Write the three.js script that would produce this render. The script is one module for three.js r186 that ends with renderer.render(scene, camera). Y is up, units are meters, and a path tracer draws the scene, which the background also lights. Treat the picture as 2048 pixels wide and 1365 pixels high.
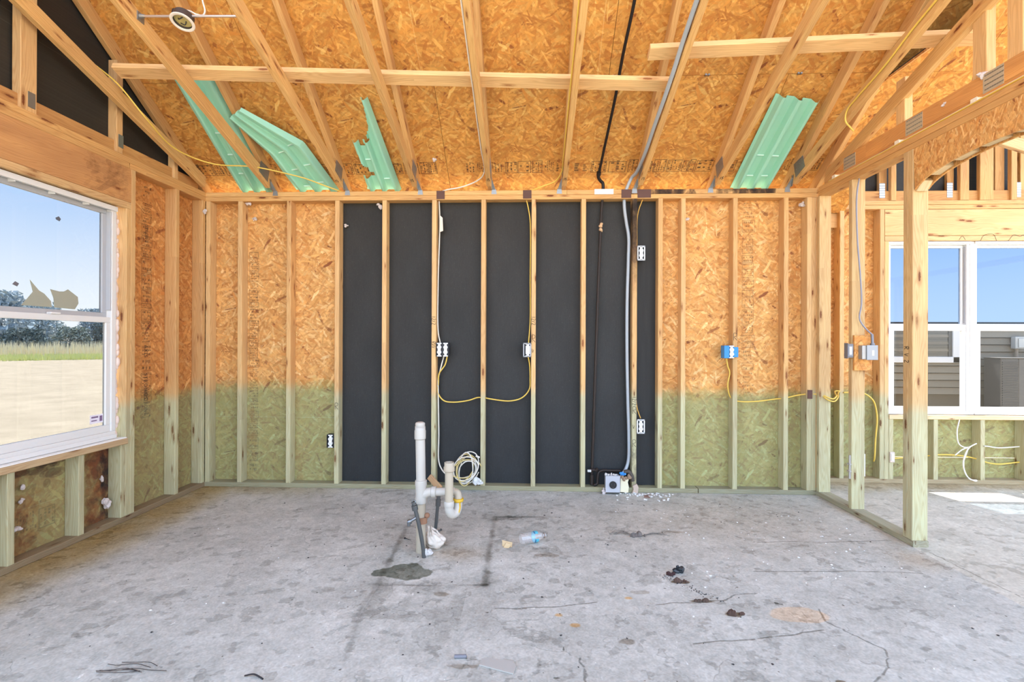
import * as THREE from 'three';
import { mergeGeometries } from 'three/addons/utils/BufferGeometryUtils.js';
import { RoundedBoxGeometry } from 'three/addons/geometries/RoundedBoxGeometry.js';

// ------------------------------------------------------------------ camera, sky, sun, exposure
const scene = new THREE.Scene();
const camera = new THREE.PerspectiveCamera(2 * Math.atan(682.5 / 981.15) * 180 / Math.PI, 2048 / 1365, 0.05, 600);
camera.position.set(0, 1.2226, 0);
camera.rotation.set(0.0015, 0.0357, 0.0037, 'YXZ');
scene.add(camera);

const EXPOSURE = 3.0, SKY = 1.0, SUN = 9.0, GLASS = 0.44;
const sstep = (a, b, x) => { const t = Math.min(1, Math.max(0, (x - a) / (b - a))); return t * t * (3 - 2 * t); };
{
  const w = 256, h = 128, d = new Float32Array(w * h * 4);
  const mix = (a, b, t) => a.map((c, i) => c + (b[i] - c) * t);
  for (let j = 0; j < h; j++) {
    const el = ((j + 0.5) / h - 0.5) * 180;
    let c = mix([1.60, 1.72, 1.80], [0.72, 1.10, 1.72], sstep(0, 16, el));
    c = mix(c, [0.50, 0.73, 1.06], sstep(16, 75, el));
    if (el < 0) c = [1.0, 0.9, 0.75];
    for (let i = 0; i < w; i++) { const o = (j * w + i) * 4; d[o] = c[0]; d[o + 1] = c[1]; d[o + 2] = c[2]; d[o + 3] = 1; }
  }
  const t = new THREE.DataTexture(d, w, h, THREE.RGBAFormat, THREE.FloatType);
  t.mapping = THREE.EquirectangularReflectionMapping; t.magFilter = THREE.LinearFilter; t.minFilter = THREE.LinearFilter; t.wrapS = THREE.RepeatWrapping; t.needsUpdate = true;
  scene.background = t; scene.environment = t;
  scene.backgroundIntensity = SKY; scene.environmentIntensity = SKY;
}
const sun = new THREE.DirectionalLight(new THREE.Color().setRGB(1, 0.95, 0.86), SUN);
sun.name = 'sun'; sun.position.set(-2.77, 25, -10).add(new THREE.Vector3(2, 0, 0)); sun.target.position.set(2, 0, 0);
sun.castShadow = true; sun.shadow.mapSize.set(4096, 4096);
Object.assign(sun.shadow.camera, { left: -18, right: 18, top: 18, bottom: -18, near: 1, far: 70 });
scene.add(sun, sun.target);

const renderer = new THREE.WebGLRenderer({ antialias: true });
renderer.toneMapping = THREE.LinearToneMapping;
renderer.toneMappingExposure = EXPOSURE;
renderer.shadowMap.enabled = true;

// ------------------------------------------------------------------ helpers
const V = (x, y, z) => new THREE.Vector3(x, y, z);
const P3 = (a) => V(a[0], a[1], a[2]);
function rng(seed) { let s = seed >>> 0; return () => { s = (s + 0x6d2b79f5) | 0; let t = Math.imul(s ^ (s >>> 15), 1 | s); t = (t + Math.imul(t ^ (t >>> 7), 61 | t)) ^ t; return ((t ^ (t >>> 14)) >>> 0) / 4294967296; }; }
const R = rng(20240611);
const rr = (a, b) => a + (b - a) * R();
const S = (r, g, b) => new THREE.Color().setRGB(r / 255, g / 255, b / 255, THREE.SRGBColorSpace);
// value noise
const NT = new Float32Array(65536); { const q = rng(77); for (let i = 0; i < 65536; i++) NT[i] = q(); }
function vn(x, y) {
  const xi = Math.floor(x), yi = Math.floor(y); let u = x - xi, v = y - yi; u = u * u * (3 - 2 * u); v = v * v * (3 - 2 * v);
  const a = (xi & 255) | ((yi & 255) << 8), b = ((xi + 1) & 255) | ((yi & 255) << 8), c = (xi & 255) | (((yi + 1) & 255) << 8), d = ((xi + 1) & 255) | (((yi + 1) & 255) << 8);
  return NT[a] + (NT[b] - NT[a]) * u + (NT[c] - NT[a] + (NT[a] - NT[b] - NT[c] + NT[d]) * u) * v;
}
const fbm = (x, y, o = 4) => { let s = 0, a = 0.5, n = 0; for (let i = 0; i < o; i++) { s += a * vn(x, y); n += a; a *= 0.5; x = x * 2.03 + 17.3; y = y * 2.03 + 9.1; } return s / n; };

const used = {};
function numbered(n) { if (!(n in used)) { used[n] = 0; return n; } used[n]++; return n + '_' + String(used[n]).padStart(3, '0'); }
const bases = new Map();
function base(name, p = [0, 0, 0], data = {}) {
  const g = new THREE.Group(); g.name = numbered(name); g.position.set(...p); scene.add(g); bases.set(g, V(...p)); Object.assign(g.userData, data); return g;
}
const thing = (name, label, category, p = [0, 0, 0], group) => base(name, p, group ? { label, category, group } : { label, category });
const struct = (name, label, category, p = [0, 0, 0]) => base(name, p, { kind: 'structure', label, category });
const partCount = new Map();
// geometry comes in world coordinates; it is moved to the axes of its parent
function part(parent, name, geo, mat, data) {
  const b = bases.get(parent) || V(0, 0, 0);
  const g = geo.clone(); g.translate(-b.x, -b.y, -b.z);
  const m = new THREE.Mesh(g, mat); m.castShadow = m.receiveShadow = true;
  const key = parent.uuid + name, n = partCount.get(key) || 0; partCount.set(key, n + 1);
  m.name = n ? name + '_' + String(n).padStart(3, '0') : name;
  if (data) Object.assign(m.userData, data);
  parent.add(m); bases.set(m, b); return m;
}
function single(name, label, category, geo, mat, group, extra) {     // a thing that is one mesh, at its own base
  geo.computeBoundingBox(); const bb = geo.boundingBox, p = V((bb.min.x + bb.max.x) / 2, bb.min.y, (bb.min.z + bb.max.z) / 2);
  geo.translate(-p.x, -p.y, -p.z); const m = new THREE.Mesh(geo, mat); m.position.copy(p); m.name = numbered(name); m.castShadow = m.receiveShadow = true;
  Object.assign(m.userData, { label, category }, group ? { group } : {}, extra || {}); scene.add(m); bases.set(m, p); return m;
}
const mg = (l) => mergeGeometries(l.map((g) => { const q = g.index ? g.toNonIndexed() : g; for (const k of Object.keys(q.attributes)) if (!['position', 'normal', 'uv'].includes(k)) q.deleteAttribute(k); return q; }), false);
const bx = (x0, x1, y0, y1, z0, z1, r = 0) => { const w = Math.abs(x1 - x0), h = Math.abs(y1 - y0), d = Math.abs(z1 - z0); const g = r ? new RoundedBoxGeometry(w, h, d, 2, r) : new THREE.BoxGeometry(w, h, d); g.translate((x0 + x1) / 2, (y0 + y1) / 2, (z0 + z1) / 2); return g; };
function tube(pts, r, seg = 0, rad = 7, closed = false) { const c = new THREE.CatmullRomCurve3(pts.map((p) => (p.isVector3 ? p : P3(p))), closed, 'centripetal'); return new THREE.TubeGeometry(c, seg || Math.max(8, pts.length * 8), r, rad, closed); }
function cyl(a, b, r0, r1 = r0, n = 20) { const A = P3(a), B = P3(b), d = B.clone().sub(A), L = d.length(); const g = new THREE.CylinderGeometry(r1, r0, L, n); g.translate(0, L / 2, 0); g.applyQuaternion(new THREE.Quaternion().setFromUnitVectors(V(0, 1, 0), d.normalize())); g.translate(A.x, A.y, A.z); return g; }
function alongAxis(g, a, dir) { g.applyQuaternion(new THREE.Quaternion().setFromUnitVectors(V(0, 1, 0), P3(dir).normalize())); g.translate(...a); return g; }
const lathe = (pts, n = 24) => new THREE.LatheGeometry(pts.map((p) => new THREE.Vector2(p[0], p[1])), n);
// a board: origin o, edge vectors U and W (seen face has uv 0..1), thickness t away from the seen face (seen face normal = U x W)
function slab(o, U, W, t, uv = [0, 0, 1, 1]) {
  const n = U.clone().cross(W).normalize().multiplyScalar(-t), p = [o, o.clone().add(U), o.clone().add(U).add(W), o.clone().add(W)], q = p.map((v) => v.clone().add(n));
  const pos = [], uvs = [], face = (a, b, c, d, t4) => { for (const k of [[a, 0], [b, 1], [c, 2], [a, 0], [c, 2], [d, 3]]) { pos.push(k[0].x, k[0].y, k[0].z); uvs.push(t4[k[1]][0], t4[k[1]][1]); } };
  const F = [[uv[0], uv[1]], [uv[2], uv[1]], [uv[2], uv[3]], [uv[0], uv[3]]], E1 = [F[0], F[1], [F[1][0], F[1][1] + 0.01], [F[0][0], F[0][1] + 0.01]];
  face(p[0], p[1], p[2], p[3], F); face(q[1], q[0], q[3], q[2], [F[1], F[0], F[3], F[2]]);
  for (let i = 0; i < 4; i++) { const j = (i + 1) % 4; face(q[i], q[j], p[j], p[i], E1); }
  const g = new THREE.BufferGeometry(); g.setAttribute('position', new THREE.Float32BufferAttribute(pos, 3)); g.setAttribute('uv', new THREE.Float32BufferAttribute(uvs, 2)); g.computeVertexNormals(); return g;
}
function polyslab(pts, dir, t) {      // polygon of world points (planar), extruded by t along dir
  const d = P3(dir).normalize().multiplyScalar(t), a = pts.map(P3), b = a.map((v) => v.clone().add(d));
  const n = a[1].clone().sub(a[0]).cross(a[2].clone().sub(a[0])).normalize(), u = a[1].clone().sub(a[0]).normalize(), v = n.clone().cross(u);
  const tris = THREE.ShapeUtils.triangulateShape(a.map((p) => new THREE.Vector2(p.clone().sub(a[0]).dot(u), p.clone().sub(a[0]).dot(v))), []);
  const pos = [], uvs = [], put = (p) => { pos.push(p.x, p.y, p.z); const q = p.clone().sub(a[0]); uvs.push(q.dot(u), q.dot(v)); };
  const flip = n.dot(d) > 0;
  for (const [i, j, k] of tris) { for (const m of flip ? [i, k, j] : [i, j, k]) put(a[m]); for (const m of flip ? [i, j, k] : [i, k, j]) put(b[m]); }
  for (let i = 0; i < a.length; i++) { const j = (i + 1) % a.length, Q = flip ? [a[i], a[j], b[j], a[i], b[j], b[i]] : [a[j], a[i], b[j], a[i], b[i], b[j]]; Q.forEach(put); }
  const g = new THREE.BufferGeometry(); g.setAttribute('position', new THREE.Float32BufferAttribute(pos, 3)); g.setAttribute('uv', new THREE.Float32BufferAttribute(uvs, 2)); g.computeVertexNormals(); return g;
}
const std = (color, roughness = 0.8, extra = {}) => new THREE.MeshStandardMaterial({ color, roughness, ...extra });

// ------------------------------------------------------------------ textures
function dataTex(w, h, fn, srgb = true) {
  const d = new Uint8Array(w * h * 4); const c = [0, 0, 0];
  for (let j = 0; j < h; j++) for (let i = 0; i < w; i++) { fn(i, j, c); const o = (j * w + i) * 4; d[o] = Math.max(0, Math.min(255, c[0])); d[o + 1] = Math.max(0, Math.min(255, c[1])); d[o + 2] = Math.max(0, Math.min(255, c[2])); d[o + 3] = 255; }
  const t = new THREE.DataTexture(d, w, h, THREE.RGBAFormat); t.wrapS = t.wrapT = THREE.RepeatWrapping; t.magFilter = THREE.LinearFilter; t.minFilter = THREE.LinearMipmapLinearFilter; t.generateMipmaps = true;
  if (srgb) t.colorSpace = THREE.SRGBColorSpace; t.needsUpdate = true; return t;
}
function canvasTex(c) { const t = new THREE.CanvasTexture(c); t.colorSpace = THREE.SRGBColorSpace; t.wrapS = t.wrapT = THREE.ClampToEdgeWrapping; return t; }
const canvas = (w, h) => { const c = document.createElement('canvas'); c.width = w; c.height = h; return c; };
// pine: grain runs along u (2.4 m), v runs once round a 2x4 (0.256 m); colour multiplies the board's own tone
function pine(seed, knots, wide = 1) {
  const q = rng(seed), K = []; for (let i = 0; i < knots; i++) K.push([q() * 1024, q() * 256, 3 + q() * 6, 0.5 + q() * 0.5]);
  return dataTex(1024, 256, (i, j, c) => {
    let v = j, dark = 0;
    for (const k of K) { let dx = Math.abs(i - k[0]); if (dx > 512) dx = 1024 - dx; let dy = j - k[1]; if (dy > 128) dy -= 256; if (dy < -128) dy += 256; if (dx > 90 || Math.abs(dy) > 60) continue; const r = Math.hypot(dx * 0.55, dy); v += dy === 0 ? 0 : (dy / (Math.abs(dy) + 3)) * 16 * Math.exp(-(r * r) / (k[2] * k[2] * 7)); dark = Math.max(dark, k[3] * (1 - sstep(k[2] * 0.6, k[2] * 1.15, r + (vn(i * 0.4, j * 0.4) - 0.5) * 3))); dark = Math.max(dark, 0.25 * (1 - sstep(k[2], k[2] * 2.4, r))); }
    const a = j / 256 * Math.PI * 2, e = fbm(i / 210 + seed, Math.cos(a) * 1.3 + seed, 3) * 2.2 + fbm(i / 90, Math.sin(a) * 2 + 9, 2) * 0.5;
    const ring = Math.sin((v / 256 * 17 * wide + e * 3.1) * Math.PI * 2), fine = vn(i / 26, v * 1.7 + seed * 3) - 0.5, blot = fbm(i / 140 + 5, j / 70 + seed, 2) - 0.5;
    const g = 0.5 + 0.5 * ring, L = 240 - 13 * Math.pow(g, 2.2) + fine * 18 + blot * 30;
    c[0] = L; c[1] = L - 9 - 6 * g + blot * 5; c[2] = L - 26 - 12 * g;
    if (dark) { c[0] += (120 - c[0]) * dark; c[1] += (72 - c[1]) * dark; c[2] += (38 - c[2]) * dark; }
  });
}
const pineA = pine(3, 9), pineB = pine(11, 16), pineC = pine(29, 5);
const woodMat = [pineA, pineB, pineC].map((map) => new THREE.MeshStandardMaterial({ map, vertexColors: true, roughness: 0.78, bumpMap: map, bumpScale: 0.0012 }));
const wideMat = new THREE.MeshStandardMaterial({ map: pine(41, 3, 1.4), vertexColors: true, roughness: 0.75 });

// oriented strand board, 1.22 m square, drawn strand by strand, tiles without a seam
const osbTile = canvas(1024, 1024);
{
  const q = rng(909), g = osbTile.getContext('2d'); g.fillStyle = 'rgb(204,146,84)'; g.fillRect(0, 0, 1024, 1024);
  const cols = [[234, 186, 120], [222, 168, 98], [212, 154, 84], [198, 136, 70], [184, 120, 58], [242, 206, 146], [228, 176, 108], [166, 104, 52]];
  for (let i = 0; i < 6400; i++) {
    const x = q() * 1024, y = q() * 1024, len = 30 + q() * 75, wd = 5 + q() * 15, an = (q() - 0.5) * 2.4 + (q() < 0.3 ? Math.PI / 2 : 0);
    let c = cols[Math.floor(q() * q() * 5.5 + q() * 2.4)]; if (q() < 0.012) c = [112, 56, 26];
    const f = 0.9 + q() * 0.2, pts = []; const n = 5;
    for (let k = 0; k <= n; k++) pts.push([-len / 2 + len * k / n, -wd / 2 + (q() - 0.5) * wd * 0.35 + (k === 0 || k === n ? wd * 0.3 : 0)]);
    for (let k = n; k >= 0; k--) pts.push([-len / 2 + len * k / n + (q() - 0.5) * 6, wd / 2 + (q() - 0.5) * wd * 0.35 - (k === 0 || k === n ? wd * 0.3 : 0)]);
    const xs = [0], ys = [0]; if (x < 80) xs.push(1024); if (x > 944) xs.push(-1024); if (y < 80) ys.push(1024); if (y > 944) ys.push(-1024);
    const draw = (al) => { for (const ox of xs) for (const oy of ys) { g.save(); g.translate(x + ox, y + oy); g.rotate(an); g.globalAlpha = al; g.fillStyle = `rgb(${c.map((z) => Math.round(Math.min(255, z * f))).join()})`; g.beginPath(); pts.forEach((p, k) => (k ? g.lineTo(p[0], p[1]) : g.moveTo(p[0], p[1]))); g.closePath(); g.fill(); g.globalAlpha = 0.11; g.strokeStyle = 'rgb(110,62,26)'; g.lineWidth = 1; g.stroke(); g.globalAlpha = 0.09; g.beginPath(); for (let k = 0; k < 3; k++) { const yy = -wd / 2 + wd * (k + 1) / 4; g.moveTo(-len / 2.3, yy); g.lineTo(len / 2.3, yy + (k - 1)); } g.stroke(); g.restore(); } };
    draw(0.42 + q() * 0.36);
  }
}
// black print of the mill along a panel: ruled boxes of small illegible type, the way it reads in the photograph
function millPrint(g, x, y, w, h, q, tone = 0.62, words = []) {
  g.save(); g.translate(x, y); g.globalAlpha = tone; g.strokeStyle = 'rgb(48,30,18)'; g.fillStyle = 'rgb(48,30,18)'; g.lineWidth = Math.max(1, w * 0.03);
  let yy = 0, n = 0;
  while (yy < h - w * 0.4) {
    const bh = Math.min(h - yy, w * (0.3 + q() * 0.9)); const open = q() < 0.25;
    if (!open) g.strokeRect(0, yy, w * (0.8 + q() * 0.2), bh);
    if (words.length && q() < 0.3) { g.save(); g.font = `bold ${Math.round(w * 0.42)}px sans-serif`; g.translate(w * 0.28, yy); g.rotate(Math.PI / 2); g.fillText(words[n++ % words.length], 0, 0, bh * 1.6); g.restore(); }
    const rows = 2 + Math.floor(q() * 4); for (let k = 0; k < rows; k++) { const ry = yy + bh * (k + 0.3) / rows; let rx = w * 0.1; while (rx < w * 0.85) { const cw = w * (0.05 + q() * 0.1); if (q() < 0.72) { g.globalAlpha = tone * (0.5 + q() * 0.5); g.fillRect(rx, ry, cw, bh / rows * (0.28 + q() * 0.3)); } rx += cw + w * 0.05; } }
    g.globalAlpha = tone; yy += bh + w * (0.06 + q() * 0.14);
  }
  g.restore();
}
// a panel w x h metres (v up), with mill prints, the green wash of the mould treatment up to `green` metres, and stains
function osbTex(seed, w, h, o = {}) {
  const ppm = o.ppm || 420, cw = Math.min(2048, Math.round(w * ppm)), ch = Math.min(2048, Math.round(h * ppm)), c = canvas(cw, ch), g = c.getContext('2d'), q = rng(seed), s = cw / w / (1024 / 1.22), ox = q() * 1024, oy = q() * 1024;
  g.save(); g.scale(s, s); for (let x = -ox; x < cw / s; x += 1024) for (let y = -oy; y < ch / s; y += 1024) g.drawImage(osbTile, x, y); g.restore();
  if (o.tone) { g.globalCompositeOperation = 'multiply'; g.fillStyle = o.tone; g.fillRect(0, 0, cw, ch); g.globalCompositeOperation = 'source-over'; }
  for (const p of o.prints || []) { if (p.across) { g.save(); g.translate(0, (h - p.y) * ch / h); g.rotate(-Math.PI / 2); millPrint(g, 0, p.x * cw / w, p.w * ch / h, p.len * cw / w, q, p.tone, p.words); g.restore(); } else millPrint(g, p.x * cw / w, ch - p.y * ch / h, p.w * cw / w, p.len * ch / h, q, p.tone, p.words); }
  if (o.green) {
    g.globalCompositeOperation = 'multiply';
    const edge = (k, sh) => { g.beginPath(); g.moveTo(0, ch); for (let i = 0; i <= 80; i++) { const yy = o.green + sh + (fbm(i * 0.16 * w + seed, k * 9, 3) - 0.5) * 0.16 + (q() - 0.5) * 0.03; g.lineTo(i / 80 * cw, ch - yy * ch / h); } g.lineTo(cw, ch); g.fill(); };
    for (let k = 0; k < 9; k++) { g.fillStyle = 'rgb(245,251,248)'; edge(k, (k - 4) * 0.010); }
    g.globalCompositeOperation = 'source-over'; g.fillStyle = 'rgb(174,180,146)'; g.globalAlpha = 0.042; for (let k = 0; k < 9; k++) edge(k + 20, (k - 4) * 0.010); g.globalAlpha = 1;
  }
  if (o.stain) o.stain(g, cw, ch, q);
  return canvasTex(c);
}
const osbMat = (map) => new THREE.MeshStandardMaterial({ map, roughness: 0.82, bumpMap: map, bumpScale: 0.0015 });
const osbPlain = osbTex(5, 2.44, 1.22, { ppm: 400 }); osbPlain.wrapS = osbPlain.wrapT = THREE.RepeatWrapping;
const osbPlainMat = osbMat(osbPlain);

// ------------------------------------------------------------------ lumber
// a squared and eased stick from a to b; w across `wd`, t across the other way; local green wash below `green`
const TONES = [[0.72, 0.47, 0.235], [0.76, 0.51, 0.26], [0.69, 0.435, 0.205], [0.74, 0.49, 0.245], [0.80, 0.55, 0.29]];
function lumber(a, b, w, t, wd, o = {}) {
  const A = P3(a), B = P3(b), ax = B.clone().sub(A), L = ax.length(); ax.normalize();
  const W = P3(wd); W.addScaledVector(ax, -W.dot(ax)).normalize(); const T = ax.clone().cross(W);
  const e = o.ease ?? 0.003, hw = w / 2, ht = t / 2;
  const prof = [[-hw + e, -ht], [hw - e, -ht], [hw, -ht + e], [hw, ht - e], [hw - e, ht], [-hw + e, ht], [-hw, ht - e], [-hw, -ht + e]];
  const tone = o.tone || TONES[Math.floor(R() * TONES.length)], f = rr(0.93, 1.07), gy = o.green ? o.green + rr(-0.035, 0.035) : 0, gcol = [0.55 * f, 0.56 * f, 0.40 * f];
  const rings = [0]; if (gy && Math.abs(ax.y) > 0.9) { for (const y of [gy - 0.09, gy - 0.035, gy + 0.03, gy + 0.09]) { const s = (y - A.y) / ax.y; if (s > 0.01 && s < L - 0.01) rings.push(s); } rings.sort((x, y) => x - y); } rings.push(L);
  const pos = [], uv = [], col = [], nor = [], uo = R() * 3, vo = R();
  const cut = [o.cut0 || 0, o.cut1 || 0];
  const pt = (i, s) => { const [p, q] = prof[i]; let d = s; if (s === 0) d += cut[0] * p; if (s === L) d += cut[1] * p; return A.clone().addScaledVector(ax, d).addScaledVector(W, p).addScaledVector(T, q); };
  const per = [0]; for (let i = 0; i < 8; i++) { const p = prof[i], n = prof[(i + 1) % 8]; per.push(per[i] + Math.hypot(n[0] - p[0], n[1] - p[1])); }
  const colour = (p) => { const k = gy ? 1 - sstep(gy - 0.06, gy + 0.06, p.y) : 0; return tone.map((c, i) => c * f * (1 - k) + gcol[i] * k); };
  const put = (p, u, v, n) => { pos.push(p.x, p.y, p.z); uv.push(u, v); nor.push(n.x, n.y, n.z); col.push(...colour(p)); };
  for (let i = 0; i < 8; i++) {
    const j = (i + 1) % 8, n = W.clone().multiplyScalar(prof[j][1] - prof[i][1]).addScaledVector(T, -(prof[j][0] - prof[i][0])).normalize();
    for (let k = 0; k + 1 < rings.length; k++) {
      const s0 = rings[k], s1 = rings[k + 1], a0 = pt(i, s0), b0 = pt(j, s0), a1 = pt(i, s1), b1 = pt(j, s1);
      const u0 = (s0 + uo) / 2.4, u1 = (s1 + uo) / 2.4, v0 = vo + per[i] / 0.256, v1 = vo + per[i + 1] / 0.256;
      put(a0, u0, v0, n); put(b0, u0, v1, n); put(b1, u1, v1, n); put(a0, u0, v0, n); put(b1, u1, v1, n); put(a1, u1, v0, n);
    }
  }
  for (const [s, sg] of [[0, -1], [L, 1]]) for (let i = 1; i < 7; i++) { const n = ax.clone().multiplyScalar(sg), tri = sg < 0 ? [0, i + 1, i] : [0, i, i + 1]; for (const m of tri) put(pt(m, s), prof[m][0] * 3 + vo, prof[m][1] * 3, n); }
  const g = new THREE.BufferGeometry(); g.setAttribute('position', new THREE.Float32BufferAttribute(pos, 3)); g.setAttribute('normal', new THREE.Float32BufferAttribute(nor, 3)); g.setAttribute('uv', new THREE.Float32BufferAttribute(uv, 2)); g.setAttribute('color', new THREE.Float32BufferAttribute(col, 3));
  return g;
}
const wm = () => woodMat[Math.floor(R() * 3)];
const GREEN = 0.815, D = 4.021;
function pen(parent, name, strokes, o, U, W, s, data) {               // marker writing: thin ribbons of ink lying on the face
  const l = []; for (const st of strokes) l.push(tube(st.map((p) => P3(o).addScaledVector(P3(U), p[0] * s).addScaledVector(P3(W), p[1] * s)), 0.0016, st.length * 5, 5));
  return part(parent, name, mg(l), inkMat, data);
}
const inkMat = std(S(52, 38, 30), 0.7);
const GL = { 1: [[[0.2, 1], [0.2, 0]]], 2: [[[0, 0.85], [0.2, 1], [0.4, 0.8], [0, 0], [0.45, 0]]], 5: [[[0.4, 1], [0.05, 1], [0, 0.6], [0.3, 0.6], [0.4, 0.3], [0.2, 0], [0, 0.1]]], '/': [[[0, 0], [0.3, 1]]], R: [[[0, 0], [0.05, 1], [0.4, 0.9], [0.35, 0.55], [0.05, 0.5], [0.45, 0]]], V: [[[0, 1], [0.2, 0], [0.45, 0.8]]], 4: [[[0.3, 0], [0.3, 1], [0, 0.4], [0.45, 0.4]]], 7: [[[0, 1], [0.4, 1], [0.15, 0]]], ' ': [] };
const glyphs = (txt, down = false) => { const out = []; [...txt].forEach((ch, i) => { for (const st of GL[ch]) out.push(st.map((p) => (down ? [p[1] - 0.5, -p[0] - i * 0.62] : [p[0] + i * 0.6, p[1]]))); }); return out; };

// ------------------------------------------------------------------ floor
const Xl = -2.72, Xp = 2.30, Zr = 4.39;
const slotL = [[-0.80, 3.157], [-0.775, 2.75], [-0.758, 2.438], [-0.765, 2.2], [-0.72, 2.0], [-0.70, 1.86]], slotR = [[-0.236, 3.41], [-0.232, 2.9], [-0.219, 2.461]], slotT = [[-0.236, 3.42], [-0.05, 3.425], [0.217, 3.431]], slotB = [[-0.80, 2.445], [-0.5, 2.44], [-0.219, 2.461]];
const cracks = [[[0.633, 2.008], [0.86, 2.05], [1.089, 2.09], [1.25, 2.13]], [[0.816, 2.348], [0.93, 2.36], [1.0, 2.42], [1.12, 2.44]], [[1.33, 2.30], [1.30, 2.20], [1.42, 2.02], [1.36, 1.90], [1.22, 1.80]], [[1.40, 3.06], [1.9, 3.08], [2.2, 3.12]], [[1.2, 2.67], [1.75, 2.70], [2.1, 2.69]], [[0.55, 2.30], [0.70, 2.33], [0.80, 2.33]], [[2.34, 2.95], [2.36, 2.6], [2.40, 2.2], [2.38, 1.7]], [[0.2, 1.9], [0.21, 1.8], [0.19, 1.72]], [[-0.15, 2.24], [0.1, 2.27], [0.32, 2.32]]];
const spots = [[0.816, 2.348, 0.05, 0.013, 0.9], [0.924, 2.242, 0.05, 0.018, 1], [0.776, 2.53, 0.045, 0.016, 0.95], [0.40, 2.02, 0.03, 0.02, 0.5], [-0.25, 1.84, 0.05, 0.016, 0.4], [1.13, 1.81, 0.02, 0.01, 0.8], [0.55, 2.42, 0.05, 0.02, 0.35], [0.10, 2.82, 0.08, 0.03, 0.35], [-0.42, 2.36, 0.05, 0.02, 0.45], [0.94, 3.2, 0.06, 0.02, 0.3]];
const segd = (x, z, L) => { let m = 9; for (let i = 0; i + 1 < L.length; i++) { const [ax, az] = L[i], dx = L[i + 1][0] - ax, dz = L[i + 1][1] - az, t = Math.max(0, Math.min(1, ((x - ax) * dx + (z - az) * dz) / (dx * dx + dz * dz))), d = (x - ax - dx * t) ** 2 + (z - az - dz * t) ** 2; if (d < m) m = d; } return Math.sqrt(m); };
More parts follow.
